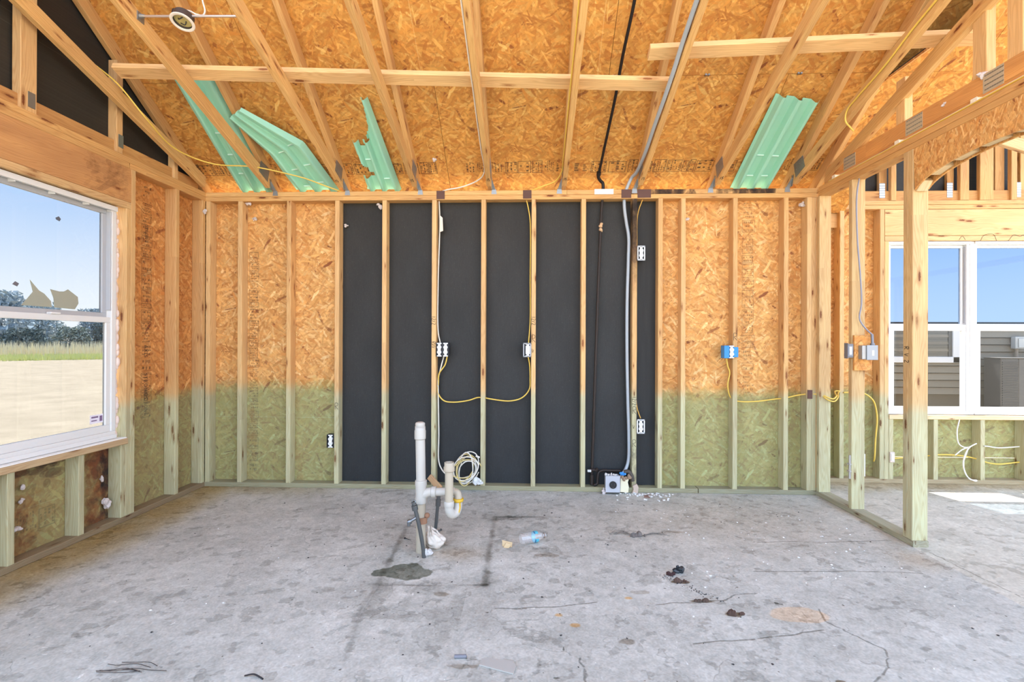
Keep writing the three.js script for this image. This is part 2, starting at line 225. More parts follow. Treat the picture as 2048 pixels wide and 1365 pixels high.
function concrete(X, Z, c) {
  const n1 = fbm(X * 1.1 + 3, Z * 1.1, 4), n2 = fbm(X * 5.6 + 11, Z * 5.6, 4), n3 = vn(X * 160, Z * 160), n4 = fbm(X * 26, Z * 26 + 50, 3);
  let L = 173 + (n1 - 0.5) * 26 + (n2 - 0.5) * 24 + (n3 - 0.5) * 20 + (n4 - 0.5) * 22 + (vn(X * 75, Z * 75) - 0.5) * 12, r = 6, b = -6;
  // torn skim coat: darker bare patches with crisp edges, more of them around the patched trench
  const near = Math.exp(-(((X + 0.55) / 0.75) ** 2) - ((Z - 3.0) / 0.75) ** 2) * 0.13 + Math.exp(-(((X - 0.1) / 0.5) ** 2) - ((Z - 2.75) / 0.5) ** 2) * 0.09;
  const fl = fbm(X * 3.4 + 40, Z * 3.4 + 7, 5) + near; if (fl > 0.585) { const k = sstep(0.585, 0.60, fl); L -= 6 * k; if (fl < 0.60) L -= 26 * sstep(0.4, 0.6, n4) * (1 - Math.abs(fl - 0.592) / 0.008); }
  const fl2 = fbm(X * 4.6 + 90, Z * 4.6 + 33, 5); if (fl2 > 0.63) L += 7 * sstep(0.63, 0.645, fl2);
  if (X < 2.3) {
    // patched plumbing trench
    const wob = (fbm(X * 14, Z * 14, 3) - 0.5) * 0.035;
    for (const [pl, w, k] of [[slotL, 0.02, 44], [slotR, 0.025, 46], [slotT, 0.016, 48], [slotB, 0.014, 40]]) { const d = Math.abs(segd(X, Z, pl) + wob * 0.6); if (d < 0.1) { const low = pl === slotL ? 0.45 + 0.55 * sstep(2.25, 2.5, Z) : 1, br = sstep(0.36, 0.6, fbm(X * 9 + 60, Z * 9 + 2, 3)); L -= low * k * 0.9 * (1 - sstep(w * 0.1, w * 1.25, d)) * (0.5 + 0.6 * br) + 7 * (1 - sstep(0, 0.1, d)); } }
    if (X > -0.23 && X < 0.12 && Z > 2.85 && Z < 3.42) L -= 20 * sstep(0.42, 0.56, fbm(X * 7, Z * 7 + 3, 3)) ;
    if (X > -0.75 && X < -0.3 && Z > 2.12 && Z < 2.44) L -= 16 * sstep(0.45, 0.55, fbm(X * 8 + 4, Z * 8, 3));
    // dark wet patch at the pipes
    const e = Math.hypot((X + 0.655) / 0.15, (Z - 2.585) / 0.088) + (fbm(X * 16, Z * 16 + 9, 3) - 0.5) * 0.7; if (e < 1.1) { const k = 1 - sstep(0.93, 1.04, e); L -= 72 * k; r -= 3 * k; b -= 4 * k; }
    // brown dirt along the left wall and back left corner, reddish dust at the back right and by the pipes
    const br = Math.max((1 - sstep(-2.64, -2.05 - 0.4 * n1, X)) * 1.25 , (1 - sstep(0, 0.30, 4.02 - Z + (n2 - 0.5) * 0.2)) * (1 - sstep(-2.4, -1.2, X)) * 0.8) * (0.5 + n2 * 0.6); L -= 46 * br; r += 20 * br; b -= 30 * br;
    const rd = Math.exp(-(((X - 1.2) / 0.9) ** 2) - ((Z - 3.4) / 0.5) ** 2) * 0.9 + Math.exp(-(((X + 0.42) / 0.16) ** 2) - ((Z - 2.82) / 0.1) ** 2) * 1.6 + Math.exp(-(((X - 2.2) / 0.14) ** 2) - ((Z - 2.85) / 0.14) ** 2) * 1.5; L -= 13 * rd; r += 7 * rd; b -= 5 * rd;
    for (const [ox, oz] of [[0.472, 2.361], [0.134, 2.201], [0.2, 2.13]]) { const k = 1 - sstep(0.6, 1.2, Math.hypot((X - ox) / 0.022, (Z - oz) / 0.016) + (n4 - 0.5)); if (k > 0) { L -= 26 * k; r += 34 * k; b -= 30 * k; } }
    { const k = 1 - sstep(0.9, 1.05, Math.hypot((X - 1.22) / 0.125, (Z - 2.25) / 0.06) + (n2 - 0.5) * 0.8); if (k > 0) { r += 18 * k; b -= 12 * k; L -= 4 * k; } }
  } else { L += 4; r += 5; b -= 6; const br = 1 - sstep(0, 0.3, 4.39 - Z + (n2 - 0.5) * 0.2); L -= 26 * br; r += 12 * br; b -= 16 * br; }
  for (const s of spots) { const k = s[4] * (1 - sstep(0.75, 1.1, Math.hypot((X - s[0]) / s[2], (Z - s[1]) / s[3]) + (n4 - 0.5) * 0.9)); if (k > 0) { L -= 84 * k; r += 12 * k; b -= 8 * k; } }
  for (const cr of cracks) { const d = segd(X + (n4 - 0.5) * 0.03, Z + (n2 - 0.5) * 0.03, cr); if (d < 0.006) L -= 52 * (1 - sstep(0.001, 0.006, d)) * sstep(0.35, 0.5, n4 + 0.12); }
  const sp = vn(X * 43 + 7, Z * 43) * vn(X * 71, Z * 71 + 3); if (sp > 0.80) L -= 75 * sstep(0.80, 0.9, sp); if (sp < 0.006) L += 30;
  const scr = fbm(X * 15 + Z * 4, Z * 19 - X * 5, 4); if (scr > 0.66) L -= 20 * sstep(0.66, 0.70, scr);
  c[0] = L + r; c[1] = L + 3 + r * 0.1; c[2] = L + b;
}
{
  const floor = struct('floor', 'bare grey concrete slab floor with patched trench and stains', 'floor');
  const add = (x0, x1, zf, zn, tw, th) => {          // zf far depth, zn near depth
    const map = dataTex(tw, th, (i, j, c) => concrete(x0 + (x1 - x0) * (i + 0.5) / tw, zn + (zf - zn) * (j + 0.5) / th, c)); map.wrapS = map.wrapT = THREE.ClampToEdgeWrapping;
    part(floor, 'slab', slab(V(x0, 0, -zn), V(x1 - x0, 0, 0), V(0, 0, -(zf - zn)), 0.14), new THREE.MeshStandardMaterial({ map, roughness: 0.86, bumpMap: map, bumpScale: 0.004 }));
  };
  add(-2.82, -0.29, 4.121, 1.5, 1700, 1500); add(-0.29, 2.345, 4.121, 1.5, 1700, 1500); add(2.345, 7.12, 4.49, 1.5, 1024, 640);
  const t = dataTex(512, 512, (i, j, c) => concrete(3.2 + i * 0.004, -6 + j * 0.004, c)); t.repeat.set(4, 3);
  part(floor, 'slab', slab(V(-2.82, 0, 4.1), V(9.94, 0, 0), V(0, 0, -5.6), 0.14), std(S(255, 255, 255), 0.88, { map: t }));
}

// ------------------------------------------------------------------ wall_back (main room): studs, plates, OSB at the corners, black fibreboard between
const wallBack = struct('wall_back', 'open stud back wall of orange OSB and black fibreboard panels', 'wall');
const zs = -D - 0.0445;                                    // stud centre plane
const studX = [-2.7005, -2.426, -2.01, -1.602, -1.205, -0.79, -0.382, 0.032, 0.439, 1.06, 1.244, 1.659, 2.062];
for (const x of studX) part(wallBack, 'stud', lumber([x, 0.038, zs], [x, 2.391, zs], 0.089, 0.037, [0, 0, 1], { green: GREEN }), wm());
{ // the scorched stud beside the grey cable
  const c = canvas(1024, 256), g = c.getContext('2d'); g.drawImage(osbTile, 0, 0, 1, 1); const q = rng(4);
  const im = g.createImageData(1024, 256), src = pineA.image.data; for (let i = 0; i < 1024 * 256; i++) { im.data[i * 4] = src[i * 4]; im.data[i * 4 + 1] = src[i * 4 + 1]; im.data[i * 4 + 2] = src[i * 4 + 2]; im.data[i * 4 + 3] = 255; } g.putImageData(im, 0, 0);
  g.fillStyle = 'rgba(22,14,8,1)'; for (let i = 0; i < 240; i++) { const u = 0.62 + q() * 0.37, k = sstep(0.6, 0.98, u); g.globalAlpha = 0.16 * k; g.beginPath(); g.ellipse(u * 1024, q() * 256, 8 + q() * 34, 10 + q() * 50, 0, 0, 7); g.fill(); }
  for (let i = 0; i < 60; i++) { g.globalAlpha = 0.1; g.beginPath(); g.ellipse((0.02 + q() * 0.12) * 1024, q() * 256, 4 + q() * 14, 4 + q() * 30, 0, 0, 7); g.fill(); }
  const t = canvasTex(c); t.wrapS = t.wrapT = THREE.RepeatWrapping;
  const geo = lumber([0.853, 0.038, zs], [0.853, 2.391, zs], 0.089, 0.037, [0, 0, 1], { green: GREEN }); const uv = geo.attributes.uv, p = geo.attributes.position; for (let i = 0; i < uv.count; i++) uv.setX(i, (p.getY(i) - 0.038) / 2.36);
  part(wallBack, 'stud', geo, new THREE.MeshStandardMaterial({ map: t, vertexColors: true, roughness: 0.8 }), { label: 'scorched stud' });
}
part(wallBack, 'bottom_plate', lumber([-2.81, 0.019, zs], [1.365, 0.019, zs], 0.089, 0.038, [0, 0, 1], { tone: [0.36, 0.37, 0.27] }), woodMat[0]);
part(wallBack, 'bottom_plate', lumber([1.372, 0.019, zs], [2.30, 0.019, zs], 0.089, 0.038, [0, 0, 1], { tone: [0.33, 0.34, 0.26] }), woodMat[1]);
const burnt = (() => { const c = canvas(1024, 128), g = c.getContext('2d'), q = rng(8), im = g.createImageData(1024, 128), src = pineC.image.data; for (let j = 0; j < 128; j++) for (let i = 0; i < 1024; i++) for (let k = 0; k < 4; k++) im.data[(j * 1024 + i) * 4 + k] = k === 3 ? 255 : src[(j * 1024 + i) * 4 + k]; g.putImageData(im, 0, 0); g.fillStyle = 'rgb(24,16,12)'; const blob = (x, w, n) => { for (let i = 0; i < n; i++) { g.globalAlpha = 0.2; g.beginPath(); g.ellipse((x + (q() - 0.5) * w) * 1024, q() * 128, 6 + q() * 20, 8 + q() * 34, 0, 0, 7); g.fill(); } }; blob(0.44, 0.16, 70); blob(0.71, 0.22, 110); blob(0.30, 0.1, 26); const t = canvasTex(c); t.wrapS = t.wrapT = THREE.RepeatWrapping; return new THREE.MeshStandardMaterial({ map: t, vertexColors: true, roughness: 0.8 }); })();
part(wallBack, 'top_plate', lumber([-2.81, 2.448, zs], [0.30, 2.448, zs], 0.089, 0.037, [0, 0, 1], { tone: [0.76, 0.48, 0.21] }), woodMat[2]);
for (const [y, h] of [[2.448, 0.037]]) { const g = lumber([0.302, y, zs], [2.32, y, zs], 0.089, h, [0, 0, 1], { tone: [0.72, 0.44, 0.19] }), uv = g.attributes.uv, p = g.attributes.position; for (let i = 0; i < uv.count; i++) uv.setX(i, (p.getX(i) - 0.3) / 2.02); part(wallBack, 'top_plate', g, burnt, { label: 'scorched top plate' }); }
part(wallBack, 'top_plate', lumber([-2.72, 2.410, zs], [2.30, 2.410, zs], 0.089, 0.037, [0, 0, 1], { tone: [0.72, 0.44, 0.185] }), woodMat[0]);
part(wallBack, 'corner_post', lumber([2.2795, 0.038, zs], [2.2795, 2.391, zs], 0.089, 0.038, [0, 0, 1], { green: GREEN }), woodMat[1]);
part(wallBack, 'corner_post', lumber([2.2415, 0.038, zs + 0.006], [2.2415, 2.391, zs + 0.006], 0.089, 0.0375, [0, 0, 1], { green: GREEN }), woodMat[2]);
// sheathing: seen face at z = -4.110
const zb = -D - 0.0895;
const panelBack = (x0, x1, tex) => part(wallBack, 'osb_panel', slab(V(x0, 0.0, zb), V(x1 - x0, 0, 0), V(0, 2.467, 0), 0.011), osbMat(tex));
panelBack(-2.809, -1.604, osbTex(21, 1.205, 2.467, { green: 0.84, prints: [{ x: 0.415, y: 1.98, w: 0.085, len: 1.9, tone: 0.6 }], stain: (g, w, h, q) => { g.fillStyle = 'rgb(120,70,30)'; for (let i = 0; i < 60; i++) { g.globalAlpha = 0.06; g.beginPath(); g.ellipse((0.30 + q() * 0.09 + (q() < 0.5 ? 0.36 : 0)) * w, h * (0.66 + q() * 0.34), 5 + q() * 10, 10 + q() * 50, 0, 0, 7); g.fill(); } g.globalAlpha = 1; } }));
panelBack(1.062, 2.30, osbTex(22, 1.24, 2.467, { green: 0.80, prints: [{ x: 0.69, y: 2.38, w: 0.10, len: 1.62, tone: 0.42 }] }));
const feltTex = dataTex(512, 512, (i, j, c) => { const n = vn(i * 0.9, j * 0.16) * 0.5 + vn(i * 0.5, j * 0.8) * 0.5, m = fbm(i / 60, j / 60, 3), y = j / 512; const L = 34 + (n - 0.5) * 14 + (m - 0.5) * 12 + ((i * 7919 + j * 104729) % 997 < 2 ? 40 : 0); c[0] = L + 5 - 7 * (1 - y); c[1] = L + 1; c[2] = L - 6 + 9 * (1 - y); });
feltTex.wrapS = feltTex.wrapT = THREE.ClampToEdgeWrapping;
const feltMat = new THREE.MeshStandardMaterial({ map: feltTex, roughness: 0.7, bumpMap: feltTex, bumpScale: 0.001 });
for (const [x0, x1] of [[-1.602, -0.384], [-0.381, 0.837], [0.84, 1.060]]) part(wallBack, 'fiberboard_panel', slab(V(x0, 0, zb - 0.001), V(x1 - x0, 0, 0), V(0, 2.467, 0), 0.012), feltMat);
// nail plates, sealed cable holes, strap
const plateBrown = std(S(92, 62, 52), 0.75), plateWhite = std(S(232, 230, 222), 0.5), galv = std(S(150, 150, 146), 0.42, { metalness: 0.75 });
for (const [x0, x1] of [[-0.771, -0.703], [-0.058, 0.012], [0.743, 0.822], [0.873, 0.981]]) part(wallBack, 'nail_plate', bx(x0, x1, 2.397, 2.466, -D, -D + 0.003, 0.001), plateBrown, { label: 'dark brown nail plate' });
part(wallBack, 'nail_plate', bx(0.525, 0.679, 2.428, 2.470, -D, -D + 0.004, 0.001), plateWhite, { label: 'white nail plate' });
part(wallBack, 'nail_plate', bx(2.225, 2.262, 0.775, 0.845, -D + 0.01, -D + 0.016, 0.001), plateBrown, { label: 'dark brown nail plate' });
for (const [x, y, txt] of [[-0.79, 1.43, '12/2'], [-0.79, 1.22, 'RVV'], [0.032, 1.43, '12/2'], [0.032, 1.22, 'R'], [0.032, 1.135, 'V'], [0.853, 0.78, '12/2'], [0.853, 0.64, 'R'], [0.853, 0.52, 'V'], [0.853, 0.37, 'R'], [1.659, 1.24, 'R']]) pen(wallBack, 'marker_writing', glyphs(txt, txt.length > 1).map((s) => s), [x - (txt.length > 1 ? 0 : 0.012), y, -D + 0.0005], [1, 0, 0], [0, 1, 0], txt === 'R' ? 0.06 : 0.03);
pen(wallBack, 'marker_writing', glyphs('R'), [-1.612, 0.655, -D + 0.0005], [1, 0, 0], [0, 1, 0], 0.055);

// ------------------------------------------------------------------ wall_left with window_1
const wallLeft = struct('wall_left', 'open stud left wall of OSB with a window', 'wall');
const xs = Xl - 0.0445;
const studL = (z, y0, y1, o = {}) => part(wallLeft, 'stud', lumber([xs, y0, -z], [xs, y1, -z], 0.089, 0.038, [1, 0, 0], { green: GREEN, ...o }), wm());
studL(4.0005, 0.038, 2.391); studL(3.696, 0.038, 2.391); studL(3.272, 0.038, 2.391); studL(3.234, 0.038, 2.115); studL(3.196, 0.038, 0.525); studL(2.891, 0.038, 0.525); studL(2.485, 0.038, 0.525); studL(2.08, 0.038, 0.525); studL(1.67, 0.038, 0.525);
studL(1.445, 0.038, 0.525); studL(1.407, 0.038, 2.115); studL(1.369, 0.038, 2.391); studL(1.20, 0.038, 2.391); studL(1.162, 0.038, 2.115);
part(wallLeft, 'bottom_plate', lumber([xs, 0.019, -4.021], [xs, 0.019, -1.14], 0.089, 0.038, [1, 0, 0], { tone: [0.30, 0.24, 0.16] }), woodMat[0]);
part(wallLeft, 'top_plate', lumber([xs, 2.448, -4.021], [xs, 2.448, 4.05], 0.089, 0.038, [1, 0, 0], { tone: [0.70, 0.42, 0.175] }), woodMat[1]);
part(wallLeft, 'top_plate', lumber([xs, 2.410, -4.021], [xs, 2.410, -3.24], 0.089, 0.038, [1, 0, 0], { tone: [0.70, 0.42, 0.175] }), woodMat[2]);
part(wallLeft, 'top_plate', lumber([xs, 2.410, -3.236], [xs, 2.410, 4.05], 0.089, 0.038, [1, 0, 0], { tone: [0.70, 0.42, 0.175] }), woodMat[0]);
// header with damp stains, flat head below it
{
  const c = canvas(2048, 256), g = c.getContext('2d'), q = rng(66), im = g.createImageData(1024, 256), src = wideMat.map.image.data; im.data.set(src); const c2 = canvas(1024, 256); c2.getContext('2d').putImageData(im, 0, 0); g.drawImage(c2, 0, 0, 2048, 256);
  const m = (x) => x * 2048;                               // u runs from the far end towards the camera, 2.0 m
  g.fillStyle = 'rgb(70,40,26)'; for (let i = 0; i < 90; i++) { g.globalAlpha = 0.07; const x = 0.02 + q() * 0.16; g.beginPath(); g.ellipse(m(x), q() * 256, 14 + q() * 26, 6 + q() * 26, q(), 0, 7); g.fill(); }
  g.globalAlpha = 0.5; g.lineWidth = 2.5; g.strokeStyle = 'rgb(58,36,26)'; for (let i = 0; i < 16; i++) { g.globalAlpha = 0.35; g.beginPath(); g.moveTo(m(0.06 + i * 0.004), 150 + i * 6); g.lineTo(m(0.10 + i * 0.003), 152 + i * 6); g.stroke(); }
  const t = canvasTex(c), hm = new THREE.MeshStandardMaterial({ map: t, roughness: 0.72, color: new THREE.Color().setRGB(0.62, 0.34, 0.15), bumpMap: t, bumpScale: 0.002 });
  part(wallLeft, 'header', slab(V(Xl, 2.161, -1.39), V(0, 0, -1.862), V(0, 0.229, 0), 0.038, [1, 0, 0, 1]), hm, { label: 'water-stained header board' });
  part(wallLeft, 'header', bx(Xl - 0.05, Xl - 0.089, 2.161, 2.39, -1.39, -3.252), osbPlainMat);
}
part(wallLeft, 'head_plate', lumber([xs, 2.138, -1.39], [xs, 2.138, -3.252], 0.089, 0.045, [1, 0, 0], { tone: [0.72, 0.5, 0.27] }), woodMat[1]);
part(wallLeft, 'rough_sill', lumber([xs + 0.012, 0.545, -1.43], [xs + 0.012, 0.545, -3.215], 0.100, 0.038, [1, 0, 0], { tone: [0.56, 0.43, 0.28] }), woodMat[0]);
part(wallLeft, 'sill_liner', bx(Xl + 0.012, Xl - 0.089, 0.564, 0.571, -1.43, -3.213, 0.002), std(S(238, 236, 230), 0.5), { label: 'white sill liner' });
// sheathing pieces, seen face x = -2.809
const xb = Xl - 0.0895;
const panelLeft = (z0, z1, y0, y1, tex) => part(wallLeft, 'osb_panel', slab(V(xb, y0, -z0), V(0, 0, -(z1 - z0)), V(0, y1 - y0, 0), 0.011), osbMat(tex));
const rot = (g, w, h, q) => {      // long damp: rust red and dark brown bleeding down from the sill
  g.globalCompositeOperation = 'multiply';
  for (let i = 0; i < 420; i++) { const z = q(), x = z < 0.62 ? 0.30 + q() * 0.44 : z < 0.86 ? 0.895 + q() * 0.075 : 0.5 + q() * 0.5, y = q(), k = z < 0.86 ? 1 - 0.35 * y * (x < 0.7 ? 0.5 : 1) : 0.25; g.globalAlpha = 0.17 * k; g.fillStyle = ['rgb(196,92,40)', 'rgb(150,70,36)', 'rgb(206,112,50)', 'rgb(98,52,40)'][i % 4]; g.beginPath(); g.ellipse(x * w, y * h, 5 + q() * 26, 4 + q() * 16, q() * 3, 0, 7); g.fill(); }
  for (let i = 0; i < 90; i++) { g.globalAlpha = 0.2; g.fillStyle = 'rgb(70,36,28)'; g.beginPath(); g.ellipse((0.3 + q() * 0.5) * w, q() * q() * 0.35 * h, 8 + q() * 22, 4 + q() * 10, 0, 0, 7); g.fill(); g.beginPath(); g.ellipse((0.945 + q() * 0.03) * w, q() * h, 3 + q() * 6, 6 + q() * 16, 0, 0, 7); g.fill(); }
  g.globalCompositeOperation = 'source-over'; for (let i = 0; i < 150; i++) { const z = q(), x = z < 0.7 ? 0.30 + q() * 0.42 : 0.9 + q() * 0.07; g.globalAlpha = 0.10; g.fillStyle = i % 2 ? 'rgb(150,70,30)' : 'rgb(168,92,44)'; g.beginPath(); g.ellipse(x * w, q() * h, 6 + q() * 22, 4 + q() * 12, q() * 3, 0, 7); g.fill(); }
  g.globalAlpha = 1;
};
panelLeft(3.24, 4.11, 0, 2.467, osbTex(31, 0.87, 2.467, { green: 0.80, prints: [{ x: 0.215, y: 2.36, w: 0.10, len: 1.70, tone: 0.6, words: ['STRONG', 'AXIS'] }], tone: 'rgb(238,218,198)' }));
panelLeft(1.16, 3.24, 0, 0.53, osbTex(32, 2.08, 0.53, { green: 0.7, tone: 'rgb(240,214,180)', prints: [{ x: 1.35, y: 0.14, w: 0.12, len: 0.34, across: true, tone: 0.5 }], stain: rot }));
panelLeft(1.16, 1.42, 0.53, 2.467, osbTex(33, 0.26, 1.94, { green: 0.3 })); panelLeft(1.42, 3.24, 2.16, 2.467, osbTex(34, 1.82, 0.31, {}));
// beyond the window the wall is open framing: a wide door opening, then a bare post wall
for (const z of [-1.9, -1.938, -3.0, -4.0]) part(wallLeft, 'stud', lumber([xs, 0, -z], [xs, 2.391, -z], 0.089, 0.038, [1, 0, 0], { green: GREEN }), wm());
part(wallLeft, 'header', lumber([xs, 2.29, -1.16], [xs, 2.29, 4.04], 0.2, 0.08, [0, 1, 0]), wideMat);

const vinyl = std(S(222, 220, 216), 0.42), vinylGrey = std(S(176, 176, 178), 0.45);
// rectangular frame in a wall plane: axis 'x' or 'z' runs along the wall; bottom, top, side widths; d0..d1 across the wall
function rails(axis, a0, a1, y0, y1, wb, wt, ws, d0, d1, r = 0.003) { const B = (p0, p1, q0, q1) => (axis === 'x' ? bx(p0, p1, q0, q1, d0, d1, r) : bx(d0, d1, q0, q1, p0, p1, r)); return mg([B(a0, a1, y0, y0 + wb), B(a0, a1, y1 - wt, y1), B(a0, a0 + ws, y0 + wb, y1 - wt), B(a1 - ws, a1, y0 + wb, y1 - wt)]); }
const glassMat = new THREE.MeshPhysicalMaterial({ color: new THREE.Color().setRGB(GLASS, GLASS, GLASS), roughness: 0, transmission: 1, thickness: 0, ior: 1.2 });
const glassMat2 = glassMat.clone(); const glassClear = glassMat.clone(); glassClear.color.setRGB(0.8, 0.8, 0.8); glassMat2.color.setRGB(0.31, 0.365, 0.44);
{
  const w1 = struct('window_1', 'white vinyl double-hung window in the left wall looking onto sand', 'window', [-2.79, 0.571, -2.75]);
  const unit = (za, zb2) => {                               // za near depth, zb2 far depth
    const x0 = -2.815, x1 = -2.755, f = 0.036;
    part(w1, 'frame', mg([rails('z', -zb2, -za, 0.571, 2.111, 0.051, 0.026, f, x0, x1, 0.004), bx(x1, x1 + 0.012, 2.078, 2.110, -za - 0.002, -zb2 + 0.002, 0.003), bx(x1, x1 + 0.01, 0.573, 0.60, -za - 0.002, -zb2 + 0.002, 0.003)]), vinyl);
    const a = za + f, b = zb2 - f;
    part(w1, 'upper_sash', rails('z', -b, -a, 1.362, 2.085, 0.041, 0.03, 0.034, -2.812, -2.79), vinylGrey);
    part(w1, 'lower_sash', rails('z', -b, -a, 0.622, 1.374, 0.046, 0.036, 0.034, -2.786, -2.762), vinyl);
    part(w1, 'pane', bx(-2.803, -2.800, 1.40, 2.06, -a - 0.02, -b + 0.02), glassMat); part(w1, 'pane', bx(-2.776, -2.773, 0.66, 1.345, -a - 0.02, -b + 0.02), glassMat);
    part(w1, 'balance_track', mg([bx(-2.79, -2.758, 1.42, 2.07, -b + 0.0, -b + 0.008, 0.002), bx(-2.79, -2.758, 1.42, 2.07, -a - 0.008, -a, 0.002)]), vinylGrey);
    part(w1, 'sash_lock', mg([bx(-2.786, -2.755, 1.374, 1.386, -(a + b) / 2 - 0.03, -(a + b) / 2 + 0.03, 0.004)]), vinyl);
    const clips = []; for (const z of [a + 0.14, a + 0.36, a + 0.58]) clips.push(bx(-2.79, -2.752, 2.07, 2.10, -z, -z - 0.008, 0.001)); part(w1, 'head_clip', mg(clips), vinyl);
  };
  unit(2.345, 3.175); unit(1.46, 2.29);
  part(w1, 'mullion', bx(-2.812, -2.758, 0.571, 2.111, -2.29, -2.345, 0.003), vinyl);
  // expanding foam squeezed out between the frame and the jack stud
  const fq = rng(17), fl = []; for (let i = 0; i < 46; i++) { const g = new THREE.IcosahedronGeometry(0.012 + fq() * 0.012, 1); g.scale(0.8, 1.6, 0.8); g.translate(-2.772 + (fq() - 0.5) * 0.02, 0.59 + i * 0.0325, -3.192 + (fq() - 0.5) * 0.008); fl.push(g); }
  part(w1, 'foam_bead', mg(fl), std(S(226, 204, 190), 0.9), { label: 'pale spray foam bead' });
  part(w1, 'label_sticker', mg([bx(-2.772, -2.7715, 0.69, 0.745, -3.0, -3.095)]), std(S(232, 226, 236), 0.5), { label: 'white glass label' });
  part(w1, 'label_print', mg([bx(-2.7714, -2.771, 0.725, 0.735, -3.01, -3.06), bx(-2.7714, -2.771, 0.705, 0.712, -3.01, -3.05), bx(-2.7714, -2.771, 0.70, 0.735, -3.07, -3.09)]), std(S(120, 96, 130), 0.6));
}

const feltPlain = std(S(46, 46, 48), 0.9);
// ------------------------------------------------------------------ roof: sheets of OSB over scissor trusses
const RS = 0.69, roofY = (Z) => 2.634 + RS * (D - Z);        // underside of the sheathing, main slope
const ceiling = struct('ceiling', 'orange OSB roof sheathing seen from below between the trusses', 'ceiling');
{
  const cs = 1 / Math.hypot(1, RS), stampA = osbTex(51, 2.44, 1.22, { ppm: 400, tone: 'rgb(248,238,194)', prints: [{ x: 0.15, y: 0.445, w: 0.115, len: 2.2, across: true, tone: 0.78 }] }), stampB = osbTex(52, 2.44, 1.22, { ppm: 400, tone: 'rgb(248,238,194)', prints: [{ x: 0.05, y: 0.445, w: 0.115, len: 2.3, across: true, tone: 0.78 }] }), plainR = osbTex(53, 2.44, 1.22, { ppm: 400, tone: 'rgb(248,238,194)' });
  const mats = [osbMat(stampA), osbMat(stampB)], pm = osbMat(plainR);
  for (let row = 0; row < 4; row++) {
    const Zf = 4.41 - row * 1.004, Zn = Zf - 1.002;
    for (let x = -3.12 - (row % 2) * 1.22; x < (row ? 4.1 : 2.7); x += 2.44) {
      const x0 = Math.max(-3.12, x + 0.0015), x1 = Math.min(row ? 4.2 : 2.75, x + 2.4385); if (x1 - x0 < 0.1) continue;
      const o = V(x0, roofY(Zf), -Zf), U = V(x1 - x0, 0, 0), W = V(0, roofY(Zn) - roofY(Zf), Zf - Zn);
      // seen from below: U to the right, W up the slope
      part(ceiling, 'osb_panel', slab(o, U, W, 0.012, [0, 0, (x1 - x0) / 2.44, 1]), row ? pm : mats[Math.round(x / 2.44 + 20) % 2]);
    }
  }
  part(ceiling, 'osb_panel', slab(V(2.7515, roofY(3.95), -3.95), V(0.6, 0, 0), V(0, roofY(3.407) - roofY(3.95), 0.543), 0.012, [0, 0, 0.25, 0.54]), pm);
  const felt = (pts) => part(ceiling, 'roofing_felt', polyslab(pts, [0, 1, 0], 0.006), feltPlain);
  felt([[-3.14, roofY(4.43) + 0.016, -4.43], [2.76, roofY(4.43) + 0.016, -4.43], [2.76, roofY(0.39) + 0.016, -0.39], [-3.14, roofY(0.39) + 0.016, -0.39]]);
  // cross gable over the right room
  const gy = (X) => 3.0 + RS * (X - 2.40);
  felt([[2.40, gy(2.40) + 0.016, -4.52], [4.75, gy(4.75) + 0.016, -4.52], [4.75, gy(4.75) + 0.016, -1.7], [2.40, gy(2.40) + 0.016, -1.7]]);
  for (const [Za, Zb] of [[4.49, 3.275], [3.272, 2.055], [2.052, 1.72]]) for (const [Xa, Xb] of [[2.405, 3.549], [3.552, 4.75]]) part(ceiling, 'osb_panel', slab(V(Xa, gy(Xa), -Za), V(Xb - Xa, gy(Xb) - gy(Xa), 0), V(0, 0, Za - Zb), 0.012), osbPlainMat);
  for (const [x, Z] of [[1.21, 3.406], [1.83, 3.406], [0.58, 3.406], [-0.05, 3.406]]) part(ceiling, 'panel_clip', mg([bx(x - 0.016, x - 0.004, roofY(Z) - 0.006, roofY(Z) + 0.004, -Z - 0.012, -Z + 0.012, 0.001), bx(x + 0.004, x + 0.016, roofY(Z) - 0.006, roofY(Z) + 0.004, -Z - 0.012, -Z + 0.012, 0.001), bx(x - 0.016, x + 0.016, roofY(Z) - 0.003, roofY(Z), -Z - 0.004, -Z + 0.004)]), galv);
  part(ceiling, 'fascia_board', lumber([-3.12, 2.31, -4.44], [2.75, 2.31, -4.44], 0.14, 0.02, [0, 1, 0]), woodMat[0]);
}
const tX = (k) => -2.7715 + 0.6096 * k;
const BY = (Z) => 2.475 + 0.333 * (3.99 - Z);                // lower edge of a scissor chord
const bs = Math.hypot(1, 0.333), ts = Math.hypot(1, RS);
const nth = ['first', 'second', 'third', 'fourth', 'fifth', 'sixth', 'seventh', 'eighth', 'ninth', 'tenth', 'eleventh', 'twelfth', 'thirteenth'];
const trussNote = ['leftmost roof truss, lying against the black gable board', 'roof truss second from the left, carrying one end of the ceiling light bar', 'roof truss third from the left, right of the bent green vent baffle', 'roof truss fourth from the left, right of the torn green vent baffle', 'roof truss in the middle with a white cable running down its left side', 'roof truss with a yellow cable running down its left side, left of the black pipe', 'roof truss with the thick grey cable fixed to its left side', 'roof truss left of the wide undamaged green vent baffle', 'roof truss right of the wide undamaged green vent baffle', 'rightmost roof truss, standing over the open stud partition'];
